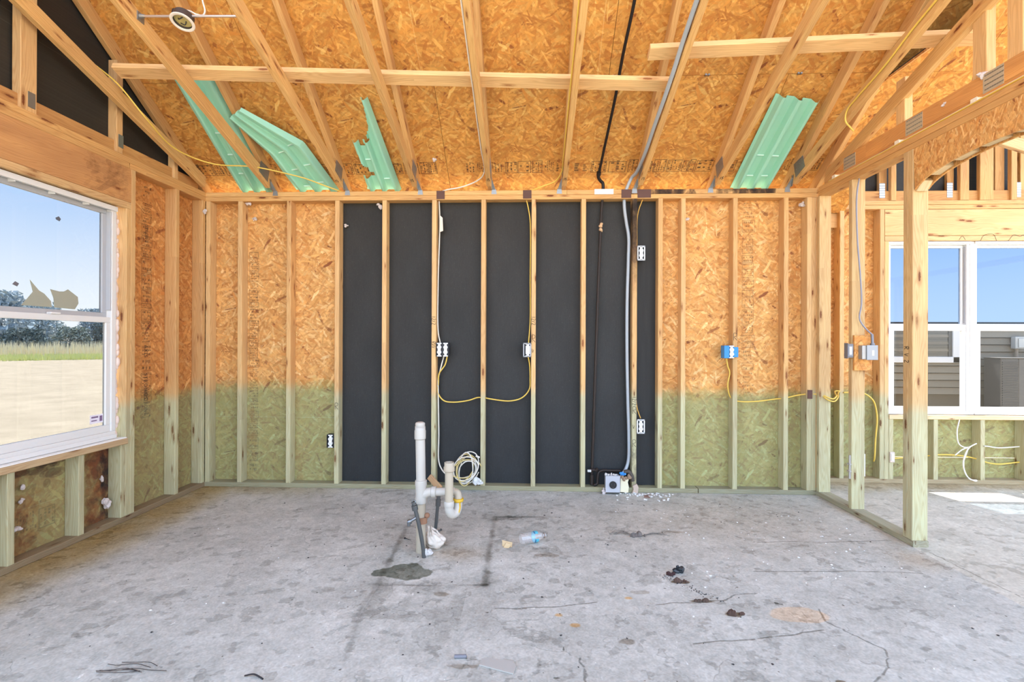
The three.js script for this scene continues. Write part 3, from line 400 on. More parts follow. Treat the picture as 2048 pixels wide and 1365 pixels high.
for (let k = 0; k <= 9; k++) {
  const gable = k === 0, last = k === 9, x = last ? 2.345 : gable ? -2.695 : tX(k), tx = gable ? -2.785 : x;
  const t = thing('roof_truss', trussNote[k], 'roof truss', [x, 2.467, -4.02], 'wooden scissor roof trusses');
  const cy = (Z) => BY(Z) + 0.0445 * bs, ty = (Z) => roofY(Z) - 0.0445 * ts - 0.001;
  const sideX = x < 0.1 ? x + 0.0195 : x - 0.0195, sg = x < 0.1 ? 1 : -1;
  part(t, 'bottom_chord', lumber([x, cy(gable ? 3.955 : 3.96), -(gable ? 3.955 : 3.96)], [x, cy(0), 0], 0.089, 0.038, [0, 1, 0], { cut0: gable ? 0.25 : 0.5, tone: [0.75, 0.47, 0.2] }), wm());
  part(t, 'bottom_chord', lumber([x, cy(0), 0], [x, cy(3.9), 3.9], 0.089, 0.038, [0, 1, 0]), wm());
  const tz0 = gable ? 4.40 : 4.40;
  part(t, 'top_chord', lumber([tx, ty(tz0), -tz0], [tx, ty(0.42), -0.42], 0.089, 0.038, [0, 1, 0], { tone: [0.73, 0.45, 0.19] }), wm());
  part(t, 'top_chord', lumber([tx, ty(0.42), -0.42], [tx, ty(0.42) - RS * 3.9, 3.48], 0.089, 0.038, [0, 1, 0]), wm());
  // toothed connector plates at the heel
  if (!gable && !last) {
    const yh = BY(3.87) + 0.06, pl = polyslab([[sideX, yh - 0.055, -3.93], [sideX, yh - 0.01, -3.80], [sideX, yh + 0.085, -3.83], [sideX, yh + 0.06, -3.96]], [sg, 0, 0], 0.0014);
    const pm2 = part(t, 'truss_plate', pl, galv); const dots = []; for (let i = 0; i < 5; i++) for (let j = 0; j < 4; j++) dots.push(bx(sideX + sg * 0.001, sideX + sg * 0.0026, yh - 0.02 + j * 0.022 + i * 0.004, yh - 0.012 + j * 0.022 + i * 0.004, -3.93 + i * 0.025, -3.918 + i * 0.025)); part(pm2, 'teeth', mg(dots), galv, { kind: 'stuff' });
    part(t, 'hurricane_tie', mg([polyslab([[sideX + sg * 0.001, 2.47, -4.0], [sideX + sg * 0.001, 2.47, -3.975], [sideX + sg * 0.001, 2.55, -3.955], [sideX + sg * 0.001, 2.56, -3.985]], [sg, 0, 0], 0.0014), polyslab([[sideX, 2.475, -D + 0.0015], [sideX + sg * 0.034, 2.475, -D + 0.0015], [sideX + sg * 0.04, 2.435, -D + 0.0015], [sideX - sg * 0.004, 2.435, -D + 0.0015]], [0, 0, 1], 0.0014), polyslab([[sideX, 2.47, -4.02], [sideX + sg * 0.03, 2.47, -4.02], [sideX + sg * 0.008, 2.535, -3.975], [sideX, 2.535, -3.97]], [0, 0, 1], 0.0014)]), galv);
    if (k > 1) { const yk = BY(3.86) + 0.002; pen(t, 'marker_writing', glyphs('15'), [x - 0.013, BY(3.90) - 0.0008, -3.90], [0.8, 0, 0], [0, 0.316, 0.949], 0.03); }
  }
}
const truss0 = scene.children.find((o) => o.name === 'roof_truss'), truss9 = scene.children.find((o) => o.name === 'roof_truss_009');
// left gable: flat chord on the plate, studs, black board
part(truss0, 'gable_chord', lumber([-2.79, 2.514, -4.0], [-2.79, 2.514, 3.9], 0.092, 0.038, [0, 1, 0], { tone: [0.60, 0.34, 0.135] }), woodMat[1]);
const gstud = (za, zb2, w) => { const zc = -(za + zb2) / 2, top = roofY((za + zb2) / 2) - 0.11; part(truss0, 'gable_stud', lumber([-2.729 - w / 2 - 0.026, 2.475, zc], [-2.729 - w / 2 - 0.026, top, zc], w, zb2 - za, [1, 0, 0]), wm()); };
gstud(2.553, 2.643, 0.05); gstud(3.17, 3.222, 0.06); gstud(3.70, 3.745, 0.05); gstud(1.95, 1.99, 0.05); gstud(1.35, 1.39, 0.05);
for (const [z, y] of [[2.62, 2.545], [3.212, 2.56]]) part(truss0, 'truss_plate', mg([bx(-2.755, -2.7525, y - 0.04, y + 0.045, -z - 0.012, -z + 0.028)]), galv);
part(truss0, 'gable_board', polyslab([[-2.815, 2.40, -4.35], [-2.815, roofY(4.35), -4.35], [-2.815, roofY(1.2), -1.2], [-2.815, 2.40, -1.2]], [-1, 0, 0], 0.012), feltMat, { label: 'black fibreboard gable sheathing' });
{ // partition truss: flat chord above the plate, studs up to the sloping chord
  const ch = (z0, z1) => part(truss9, 'gable_chord', lumber([2.352, 2.558, -z0], [2.352, 2.558, -z1], 0.100, 0.05, [0, 1, 0], { tone: [0.78, 0.40, 0.14] }), wideMat);
  ch(3.96, 2.0); ch(1.99, -2.5);
  for (const [za, zb2] of [[3.15, 3.225], [2.602, 2.682], [2.414, 2.494], [1.9, 1.98]]) part(truss9, 'gable_stud', lumber([2.364, 2.595, -(za + zb2) / 2], [2.364, BY((za + zb2) / 2) + 0.15, -(za + zb2) / 2], 0.05, zb2 - za, [1, 0, 0], { tone: [0.80, 0.53, 0.27] }), wm());
  const tp = (z, w, y0, y1) => { const m = part(truss9, 'truss_plate', bx(2.3245, 2.327, y0, y1, -z - w / 2, -z + w / 2), std(S(196, 184, 158), 0.5, { metalness: 0.4 })); const l = []; for (let i = 0; i < 8; i++) for (let j = 0; j < 4; j++) l.push(bx(2.3232, 2.3247, y0 + 0.012 + j * 0.024, y0 + 0.018 + j * 0.024, -z - w / 2 + 0.01 + i * w / 8.4, -z - w / 2 + 0.02 + i * w / 8.4)); part(m, 'teeth', mg(l), galv, { kind: 'stuff' }); };
  tp(3.06, 0.13, 2.505, 2.60); tp(2.55, 0.11, 2.505, 2.605); tp(3.66, 0.13, 2.50, 2.59);
  const blk = (z) => part(truss9, 'block', bx(2.326, 2.376, 2.468, 2.512, -z - 0.02, -z + 0.02, 0.002), woodMat[0]); blk(3.2); blk(2.66); blk(3.85); blk(2.1);
  part(truss9, 'insulation_tuft', lumpy(2.335, 2.61, -2.62, 0.022, 31), fluffMat()); part(truss9, 'insulation_tuft', lumpy(2.33, 2.565, -2.84, 0.018, 33), fluffMat());
}
function fluffMat() { return fluffMat.m || (fluffMat.m = std(S(206, 194, 186), 1)); }
function lumpy(x, y, z, r, seed, sx = 1, sy = 1, sz = 1) { const q = rng(seed), l = []; for (let i = 0; i < 7; i++) { const g = new THREE.IcosahedronGeometry(r * (0.28 + q() * 0.35), 1), p = g.attributes.position; for (let k = 0; k < p.count; k++) { const f = 0.75 + 0.5 * vn(p.getX(k) / r * 5 + seed, p.getY(k) / r * 5 + p.getZ(k) / r * 3); p.setXYZ(k, p.getX(k) * f, p.getY(k) * f, p.getZ(k) * f); } g.rotateX(q() * 3); g.scale(0.6 + q() * 0.9, 0.6 + q() * 0.9, 0.6 + q() * 0.6); g.translate((q() - 0.5) * r * 1.3 * sx, (q() - 0.5) * r * 1.3 * sy, (q() - 0.5) * r * 0.9 * sz); g.computeVertexNormals(); l.push(g); } const m = mg(l); m.translate(x, y, z); return m; }

// flat braces laid across the scissor chords
const onChord = (Z) => BY(Z) + 0.089 * bs + 0.019 * bs;
const brace = (label, a, b) => { const y = (p) => onChord(-p[1]) ; const w = V(0, -0.333, -1).normalize(); const m = single('lumber_brace', label, 'timber', lumber([a[0], y(a), a[1]], [b[0], y(b), b[1]], 0.089, 0.036, [w.x, -w.y, -w.z], { tone: [0.83, 0.57, 0.30] }), woodMat[2], 'flat timber braces across the trusses'); return m; };
brace('long flat timber brace crossing the trusses on the left and middle', [-2.60, -2.995], [0.90, -3.155]);
brace('flat timber brace crossing the trusses on the right, its left end cut at a slant', [0.70, -2.93], [2.58, -2.87]);

// green rafter vent baffles under the sheathing
const foamGreen = new THREE.MeshStandardMaterial({ color: S(158, 214, 184), roughness: 0.55 });
const foamLight = new THREE.MeshStandardMaterial({ color: S(206, 236, 220), roughness: 0.55 });
function baffle(label, q, o = {}) {                          // q: four corners (top left, top right, bottom left, bottom right) seen from the room
  const [A, B, C, E] = q.map(P3), N = 40, M = o.M || 24, th = 0.003;
  const n = B.clone().sub(A).cross(C.clone().sub(A)).normalize(); if (n.y > 0) n.negate();
  const tray = (s) => { const f = o.prof || [[0, 0.0], [0.07, 0.0], [0.13, 0.045], [0.19, 0.045], [0.25, 0.002], [0.43, 0.002], [0.48, 0.048], [0.55, 0.048], [0.61, 0.002], [0.80, 0.002], [0.85, 0.045], [0.91, 0.045], [1, 0.0]]; for (let i = 0; i + 1 < f.length; i++) if (s <= f[i + 1][0]) { const t = (s - f[i][0]) / (f[i + 1][0] - f[i][0]); return f[i][1] + (f[i + 1][1] - f[i][1]) * t; } return 0; };
  const surf = (s, t) => { if (!o.mid) return A.clone().lerp(B, s).lerp(C.clone().lerp(E, s), t); const K = P3(o.mid[0]).lerp(P3(o.mid[1]), s), tb = o.mid[2]; return t < tb ? A.clone().lerp(B, s).lerp(K, t / tb) : K.lerp(C.clone().lerp(E, s), (t - tb) / (1 - tb)); };
  const P = (i, j, off) => { const s = i / N, t = j / M, p = surf(s, t); p.addScaledVector(n, tray(s) * (o.mid ? 0.5 + 0.5 * Math.min(1, t * 2) : 1) + off); return p; };
  const keep = o.keep || (() => true), pos = [], quad = (a, b, c, d) => { for (const v of [a, b, c, a, c, d]) pos.push(v.x, v.y, v.z); };
  for (let i = 0; i < N; i++) for (let j = 0; j < M; j++) {
    const k = (a, b) => a >= 0 && b >= 0 && a < N && b < M && keep((a + 0.5) / N, (b + 0.5) / M); if (!k(i, j)) continue;
    const a = [P(i, j, th), P(i + 1, j, th), P(i + 1, j + 1, th), P(i, j + 1, th)], b = [P(i, j, 0), P(i + 1, j, 0), P(i + 1, j + 1, 0), P(i, j + 1, 0)];
    quad(a[0], a[3], a[2], a[1]); quad(b[0], b[1], b[2], b[3]);
    if (!k(i - 1, j)) quad(a[0], b[0], b[3], a[3]); if (!k(i + 1, j)) quad(a[1], a[2], b[2], b[1]); if (!k(i, j - 1)) quad(a[0], a[1], b[1], b[0]); if (!k(i, j + 1)) quad(a[3], b[3], b[2], a[2]);
  }
  const g = new THREE.BufferGeometry(); g.setAttribute('position', new THREE.Float32BufferAttribute(pos, 3)); g.setAttribute('uv', new THREE.Float32BufferAttribute(new Float32Array(pos.length / 3 * 2), 2)); g.computeVertexNormals();
  const t = thing('vent_baffle', label, 'vent baffle', [(C.x + E.x) / 2, C.y, C.z], 'green foam vent baffles between the trusses');
  part(t, 'tray', g, foamGreen);
  const ribs = []; for (const [s0, s1, tt] of o.ribs || []) { const l = []; for (let i = 0; i <= 8; i++) { const s = s0 + (s1 - s0) * i / 8; const p = surf(s, tt); p.addScaledVector(n, tray(s) + 0.006); l.push(p); } part(t, 'rib', tube(l, 0.006, 10, 6), foamLight); }
  return t;
}
baffle('wide undamaged green foam vent baffle near the right end of the wall', [[1.719, 2.960, -3.5], [2.045, 2.930, -3.542], [1.668, 2.506, -4.157], [1.984, 2.505, -4.159]].map((p) => [p[0], p[1] + 0.012, p[2]]), { ribs: [[0.25, 0.42, 0.6], [0.61, 0.79, 0.6], [0.25, 0.42, 0.84], [0.61, 0.79, 0.84]] });
baffle('long green foam vent baffle behind the second truss, nearest the left corner', [[-2.50, 3.113, -3.277], [-2.20, 3.111, -3.281], [-2.488, 2.519, -4.139], [-2.20, 2.517, -4.141]], { ribs: [[0.25, 0.42, 0.48], [0.25, 0.42, 0.66], [0.25, 0.42, 0.83]] });
baffle('bent green foam vent baffle hanging loose, second from the left corner', [[-2.20, 2.85, -3.50], [-2.07, 2.895, -3.44], [-2.0, 2.522, -4.134], [-1.63, 2.52, -4.137]], { M: 36, mid: [[-2.075, 2.715, -3.83], [-1.76, 2.775, -3.755], 0.48], ribs: [[0.25, 0.42, 0.5], [0.61, 0.79, 0.46], [0.25, 0.42, 0.72], [0.61, 0.79, 0.69], [0.25, 0.42, 0.94], [0.61, 0.79, 0.9]] });
baffle('torn green foam vent baffle with a ragged left edge', [[-1.40, 2.973, -3.48], [-1.166, 2.977, -3.474], [-1.385, 2.522, -4.134], [-1.093, 2.52, -4.136]], { M: 46, ribs: [[0.26, 0.42, 0.63], [0.61, 0.79, 0.86]],
  keep: (s, t) => { const e = (vn(t * 14, 3) - 0.5) * 0.12; if (t < 0.42) return s > 0.80 - t * 0.55 + e; if (t < 0.47) return s > 0.35 + e || (s > 0.08 && s < 0.25); if (t < 0.78) return s > 0.02 + (t - 0.47) * 0.9 + e; if (t < 0.83) return s > 0.40 + e; return s > 0.02 + e * 0.3; } });

// ------------------------------------------------------------------ cables, pipes and boxes on the back wall and in the roof
const yel = std(S(226, 190, 84), 0.45), whi = std(S(222, 216, 202), 0.45), gry = std(S(168, 174, 178), 0.5), iron = std(S(34, 28, 26), 0.5, { metalness: 0.3 }), ironB = std(S(46, 36, 30), 0.6, { metalness: 0.3 });
const cable = (label, pts, mat, r = 0.0048, group) => single('cable', label, 'cable', tube(pts, r, pts.length * 8, 7), mat, group);
cable('white cable hanging down the side of the middle truss to the top plate', [[-0.360, 3.0, -2.50], [-0.360, 2.975, -2.56], [-0.361, 2.93, -2.714], [-0.361, 2.855, -2.93], [-0.361, 2.80, -3.105], [-0.362, 2.75, -3.26], [-0.361, 2.64, -3.58], [-0.361, 2.552, -3.84], [-0.43, 2.53, -3.97], [-0.56, 2.49, -4.0], [-0.69, 2.473, -4.02], [-0.735, 2.468, -4.05]], whi, 0.0055);
cable('yellow cable stapled along the truss left of the black pipe', [[0.249, 3.01, -2.49], [0.249, 2.98, -2.558], [0.249, 2.91, -2.772], [0.249, 2.80, -3.105], [0.249, 2.69, -3.437], [0.249, 2.60, -3.72], [0.247, 2.56, -3.87], [0.20, 2.525, -3.985], [0.10, 2.49, -4.0], [0.0, 2.468, -4.05]], yel, 0.0055);
cable('yellow cable crossing the left vent baffles from the gable truss', [[-2.70, 2.93, -2.95], [-2.66, 2.88, -3.06], [-2.583, 2.72, -3.2], [-2.598, 2.635, -3.45], [-2.557, 2.609, -3.6], [-2.43, 2.585, -3.7], [-2.19, 2.575, -3.72], [-2.13, 2.59, -3.80], [-2.0, 2.573, -3.85], [-1.817, 2.537, -3.9], [-1.695, 2.50, -3.95], [-1.60, 2.474, -4.0], [-1.56, 2.468, -4.05]], yel, 0.005);
cable('yellow cable running up the left side of the truss above the wide baffle', [[2.080, 3.02, -2.49], [2.080, 2.995, -2.558], [2.080, 2.935, -2.748], [2.080, 2.855, -2.953], [2.080, 2.79, -3.194], [2.080, 2.75, -3.30], [2.085, 2.69, -3.32], [2.115, 2.65, -3.32], [2.13, 2.62, -3.31]], yel, 0.0055);
cable('thick grey cable sagging from the truss down the bay beside the scorched stud', [[0.852, 3.0, -2.48], [0.852, 2.975, -2.56], [0.851, 2.905, -2.772], [0.851, 2.845, -2.93], [0.850, 2.785, -3.105], [0.848, 2.70, -3.39], [0.848, 2.625, -3.63], [0.846, 2.585, -3.82], [0.838, 2.565, -3.93], [0.822, 2.555, -4.0], [0.785, 2.47, -4.03], [0.775, 2.42, -4.06], [0.775, 2.33, -4.06], [0.79, 2.213, -4.06], [0.81, 2.09, -4.06], [0.808, 1.889, -4.06], [0.80, 1.566, -4.06], [0.80, 1.161, -4.06], [0.808, 0.757, -4.06], [0.818, 0.433, -4.06], [0.814, 0.25, -4.06], [0.79, 0.18, -4.05], [0.755, 0.135, -4.04]], gry, 0.0135);
cable('white cable along the stud above and below the double outlet', [[-0.757, 2.40, -4.06], [-0.75, 2.22, -4.06], [-0.762, 1.73, -4.06], [-0.758, 1.30, -4.05], [-0.74, 1.20, -4.06]], whi, 0.005);
cable('white cable running from the double outlet down to the coil', [[-0.712, 1.10, -4.06], [-0.738, 1.0, -4.06], [-0.758, 0.91, -4.06], [-0.758, 0.79, -4.06], [-0.752, 0.458, -4.06], [-0.75, 0.22, -4.06], [-0.72, 0.16, -4.04], [-0.66, 0.115, -4.0]], whi, 0.0055);
cable('yellow cable looping between the double outlet and the single outlet', [[-0.682, 1.10, -4.05], [-0.70, 1.03, -4.05], [-0.75, 0.955, -4.055], [-0.757, 0.88, -4.06], [-0.758, 0.79, -4.06], [-0.71, 0.73, -4.06], [-0.63, 0.718, -4.06], [-0.50, 0.735, -4.06], [-0.43, 0.757, -4.065], [-0.382, 0.757, -4.066], [-0.33, 0.748, -4.065], [-0.16, 0.732, -4.06], [-0.06, 0.76, -4.06], [0.0, 0.83, -4.06], [0.006, 0.92, -4.06], [0.002, 1.03, -4.06], [-0.01, 1.10, -4.05]], yel, 0.0055);
cable('yellow cable coming down the stud to the single outlet', [[-0.03, 2.40, -4.06], [-0.012, 2.32, -4.06], [0.002, 2.22, -4.06], [0.004, 1.73, -4.06], [0.005, 1.40, -4.06], [-0.008, 1.21, -4.05]], yel, 0.005);
cable('yellow cable on the scorched stud running to the lower right outlet', [[0.925, 2.40, -4.06], [0.885, 2.28, -4.06], [0.880, 2.0, -4.07], [0.879, 1.2, -4.07], [0.88, 0.70, -4.06], [0.91, 0.60, -4.05]], std(S(206, 158, 70), 0.5), 0.0045);
cable('yellow cable dropping from the blue outlet box along its stud', [[1.60, 1.10, -4.05], [1.612, 1.03, -4.05], [1.628, 0.98, -4.05], [1.612, 0.88, -4.05], [1.632, 0.79, -4.06], [1.66, 0.755, -4.065], [1.72, 0.742, -4.06], [1.85, 0.745, -4.06], [2.0, 0.765, -4.06], [2.07, 0.772, -4.065], [2.18, 0.80, -4.05], [2.24, 0.81, -4.03], [2.30, 0.81, -4.02], [2.33, 0.80, -3.99]], yel, 0.0055);
{ // coil
  const q = rng(3), mk = (n, s) => { const l = []; for (let i = 0; i < n * 14; i++) { const a = i / 14 * Math.PI * 2, rx = 0.085 + 0.028 * Math.sin(i * 0.23 + s) + q() * 0.004, ry = 0.10 + 0.03 * Math.sin(i * 0.31 + s * 2) ; l.push([-0.512 + Math.cos(a) * rx + 0.012 * Math.sin(i * 0.1 + s), Math.max(0.052, 0.188 + Math.sin(a + 0.25) * ry * (1 + 0.1 * Math.sin(i * 0.17))), -3.95 - 0.02 * Math.sin(i * 0.4 + s) - 0.016]); } return l; };
  const t = thing('cable_coil', 'coil of white and yellow cable resting on the bottom plate', 'cable coil', [-0.5, 0.038, -3.96]);
  part(t, 'loop', tube(mk(6, 0.4), 0.0046, 320, 6), whi, { label: 'white loops' }); part(t, 'loop', tube(mk(3, 2.1), 0.0046, 170, 6), std(S(206, 184, 120), 0.5), { label: 'yellow loops' });
  part(t, 'tape_knot', lumpy(-0.412, 0.085, -3.965, 0.035, 5), std(S(214, 214, 210), 0.6)); part(t, 'connector', cyl([-0.43, 0.30, -3.95], [-0.40, 0.285, -3.95], 0.008), whi);
}
single('paper_tag', 'white paper tag dangling on the cable beside the third black bay', 'tag', polyslab([[-0.745, 2.27, -4.05], [-0.725, 2.25, -4.048], [-0.718, 2.14, -4.04], [-0.748, 2.13, -4.045], [-0.75, 2.20, -4.05]], [0, 0, 1], 0.002), std(S(226, 214, 196), 0.8));
// black gas pipe
{
  const t = thing('gas_pipe', 'thin black iron pipe from the roof down through the top plate', 'pipe', [0.5, 0.04, -4.05]);
  part(t, 'roof_run', tube([[0.64, 3.56, -2.6], [0.625, 3.275, -3.0], [0.605, 3.10, -3.253], [0.598, 2.95, -3.474], [0.58, 2.79, -3.71], [0.558, 2.60, -3.99]], 0.0105, 40, 10), iron);
  part(t, 'elbow', mg([tube([[0.558, 2.605, -3.985], [0.556, 2.57, -4.02], [0.575, 2.548, -4.045], [0.598, 2.53, -4.06], [0.60, 2.46, -4.065]], 0.0135, 24, 10), cyl([0.556, 2.60, -3.99], [0.556, 2.58, -4.01], 0.018)]), iron);
  part(t, 'wall_run', tube([[0.60, 2.46, -4.066], [0.589, 2.30, -4.07], [0.567, 1.737, -4.07], [0.541, 0.912, -4.07], [0.52, 0.21, -4.07], [0.516, 0.12, -4.07]], 0.0115, 40, 10), ironB);
  part(t, 'rust_wrap', lumpy(0.585, 2.17, -4.055, 0.022, 71, 0.5, 2.6, 0.5), std(S(196, 160, 120), 0.9));
  part(t, 'valve', mg([cyl([0.49, 0.17, -4.055], [0.545, 0.17, -4.055], 0.011), cyl([0.545, 0.165, -4.05], [0.562, 0.185, -4.045], 0.012), cyl([0.516, 0.05, -4.06], [0.516, 0.13, -4.06], 0.016)]), ironB);
  part(t, 'drip_leg', tube([[0.75, 0.165, -4.06], [0.66, 0.166, -4.06], [0.60, 0.165, -4.06], [0.572, 0.15, -4.055], [0.563, 0.11, -4.05], [0.556, 0.06, -4.045], [0.53, 0.05, -4.04]], 0.0115, 30, 9), ironB);
  part(t, 'hose_clamp', bx(0.478, 0.508, 0.158, 0.176, -4.05, -4.03, 0.003), std(S(200, 200, 196), 0.4));
}
// outlets
const devWhite = std(S(240, 240, 240), 0.35), darkSlot = std(S(30, 30, 34), 0.6), boxBlack = std(S(42, 44, 50), 0.5), boxGrey = std(S(176, 178, 180), 0.5), boxBlue = std(S(38, 132, 200), 0.45), metalBox = std(S(160, 160, 158), 0.4, { metalness: 0.6 });
function outlet(label, x0, x1, y0, y1, zf, o = {}) {
  const t = thing('outlet_box', label, 'outlet', [(x0 + x1) / 2, y0, zf - 0.03], 'unfinished outlets on the studs'), d = o.depth || 0.062, w = 0.003, yc = (y0 + y1) / 2, h = y1 - y0;
  part(t, 'box', mg([bx(x0, x1, y0, y0 + w, zf - d, zf, 0.001), bx(x0, x1, y1 - w, y1, zf - d, zf, 0.001), bx(x0, x0 + w, y0, y1, zf - d, zf, 0.001), bx(x1 - w, x1, y0, y1, zf - d, zf, 0.001), bx(x0, x1, y0, y1, zf - d, zf - d + w), bx(x0 + w, x1 - w, y0 + w, y1 - w, zf - 0.022, zf - 0.02)]), o.mat || boxBlack);
  if (o.rim) part(t, 'rim', mg([bx(x0 - 0.002, x1 + 0.002, y0 - 0.002, y0 + 0.006, zf - 0.004, zf + 0.001), bx(x0 - 0.002, x1 + 0.002, y1 - 0.006, y1 + 0.002, zf - 0.004, zf + 0.001), bx(x0 - 0.002, x0 + 0.006, y0, y1, zf - 0.004, zf + 0.001), bx(x1 - 0.006, x1 + 0.002, y0, y1, zf - 0.004, zf + 0.001)]), o.rim);
  for (const c of o.dev || [(x0 + x1) / 2]) {
    const s = h / 0.112;
    part(t, 'yoke', mg([bx(c - 0.010, c + 0.010, yc - 0.052 * s, yc + 0.052 * s, zf - 0.002, zf, 0.0006), bx(c - 0.019, c + 0.019, yc + 0.046 * s, yc + 0.055 * s, zf - 0.001, zf + 0.001, 0.0006), bx(c - 0.019, c + 0.019, yc - 0.055 * s, yc - 0.046 * s, zf - 0.001, zf + 0.001, 0.0006)]), devWhite);
    const body = o.decora ? [bx(c - 0.017, c + 0.017, yc - 0.034 * s, yc + 0.034 * s, zf - 0.012, zf + 0.007, 0.003)] : [-1, 1].map((k) => { const g = new THREE.CylinderGeometry(0.0175, 0.0175, 0.02, 24); g.rotateX(Math.PI / 2); g.scale(1, 0.86, 1); g.translate(c, yc + k * 0.0195 * s, zf - 0.003); return g; }).concat([bx(c - 0.012, c + 0.012, yc - 0.02, yc + 0.02, zf - 0.012, zf + 0.006, 0.002)]);
    const r = part(t, 'receptacle', mg(body), devWhite); const sl = [];
    for (const k of [-1, 1]) { const yy = yc + k * 0.0195 * s; sl.push(bx(c - 0.0068, c - 0.0050, yy - 0.001, yy + 0.008, zf + 0.0065, zf + 0.0078), bx(c + 0.0050, c + 0.0068, yy, yy + 0.007, zf + 0.0065, zf + 0.0078), bx(c - 0.002, c + 0.002, yy - 0.010, yy - 0.006, zf + 0.0065, zf + 0.0078)); }
    part(r, 'slot', mg(sl), darkSlot, { kind: 'stuff' }); part(t, 'screw', mg([-1, 1].map((k) => { const g = new THREE.SphereGeometry(0.0035, 10, 6); g.translate(c, yc + k * 0.049 * s, zf + 0.001); return g; })), galv, { kind: 'stuff' });
  }
  return t;
}
outlet('double outlet in one black box on the stud left of the cable loop', -0.768, -0.664, 1.098, 1.212, -4.012, { dev: [-0.742, -0.690] });
outlet('single flat-faced outlet in a black box on the stud right of the cable loop', -0.05, 0.012, 1.10, 1.211, -4.012, { decora: true, rim: boxGrey, dev: [-0.014] });
outlet('upper outlet in a white-rimmed box on the scorched stud', 0.874, 0.932, 1.889, 2.003, -4.012, { rim: devWhite });
outlet('lower outlet in a white-rimmed box on the scorched stud', 0.874, 0.934, 0.483, 0.594, -4.012, { rim: devWhite });
outlet('low outlet on the OSB beside the left edge of the black panels', -1.686, -1.622, 0.334, 0.442, -4.03, {});
{
  const t = outlet('white outlet in a bright blue box on an OSB bay stud', 1.562, 1.639, 1.096, 1.198, -4.0, { mat: boxBlue, dev: [1.622] });
  part(t, 'side_panel', bx(1.562, 1.602, 1.097, 1.197, -4.002, -3.994, 0.002), boxBlue); part(t, 'side_panel', bx(1.640, 1.676, 1.105, 1.186, -4.0205, -4.0, 0.002), boxBlue);
}
{
  const z = -3.955, t = thing('range_outlet', 'square grey range outlet box with a round black socket on the bottom plate', 'outlet', [0.67, 0.015, -3.99]);
  part(t, 'box', bx(0.614, 0.726, 0.020, 0.150, -4.021, z, 0.004), std(S(168, 168, 172), 0.5)); part(t, 'cover', bx(0.612, 0.728, 0.019, 0.151, z, z + 0.004, 0.0015), std(S(178, 178, 182), 0.5));
  part(t, 'socket', cyl([0.671, 0.08, z + 0.003], [0.671, 0.08, z + 0.012], 0.030, 0.029, 32), std(S(28, 28, 30), 0.45));
  part(t, 'socket_slot', mg([bx(0.657, 0.66, 0.078, 0.09, z + 0.0115, z + 0.0128), bx(0.682, 0.685, 0.078, 0.09, z + 0.0115, z + 0.0128), bx(0.667, 0.675, 0.058, 0.064, z + 0.0115, z + 0.0128)]), std(S(70, 70, 74), 0.5));
  part(t, 'plaster_lump', lumpy(0.66, 0.155, -3.975, 0.022, 12, 3, 0.5, 1), std(S(196, 192, 186), 0.95)); part(t, 'plaster_lump', lumpy(0.607, 0.02, -3.97, 0.026, 13, 0.6, 1.6, 1), std(S(206, 196, 192), 0.95));
  single('plaster_block', 'broken pale plaster block beside the grey range outlet', 'plaster', (() => { const g = polyslab([[0.731, 0.020, -3.965], [0.795, 0.016, -3.965], [0.80, 0.06, -3.965], [0.792, 0.10, -3.965], [0.802, 0.128, -3.965], [0.77, 0.122, -3.965], [0.735, 0.132, -3.965]], [0, 0, -1], 0.05); return g; })(), std(S(222, 212, 180), 0.95));
  single('crumpled_wrap', 'crumpled brown wrap on top of the pale plaster block', 'wrap', lumpy(0.772, 0.135, -3.97, 0.04, 21, 1.5, 0.5, 0.7), std(S(146, 120, 96), 0.9));
  single('wire_nut', 'bright blue plastic scrap beside the thick grey cable end', 'plastic scrap', lumpy(0.755, 0.163, -3.975, 0.028, 22, 1, 0.6, 0.6), std(S(60, 140, 206), 0.5));
  single('pipe_stub', 'dark stub elbow behind the plaster block at the scorched stud', 'pipe', tube([[0.77, 0.17, -4.0], [0.80, 0.175, -4.0], [0.825, 0.15, -3.995], [0.835, 0.10, -3.99]], 0.017, 20, 10), std(S(70, 60, 50), 0.6));
  part(wallBack, 'stud_splinter', polyslab([[0.835, 0.0, -4.0], [0.88, 0.002, -4.0], [0.885, 0.05, -4.0], [0.872, 0.075, -4.0], [0.84, 0.06, -4.0], [0.845, 0.03, -4.0]], [0, 0, -1], 0.02), std(S(190, 168, 150), 0.9));
}
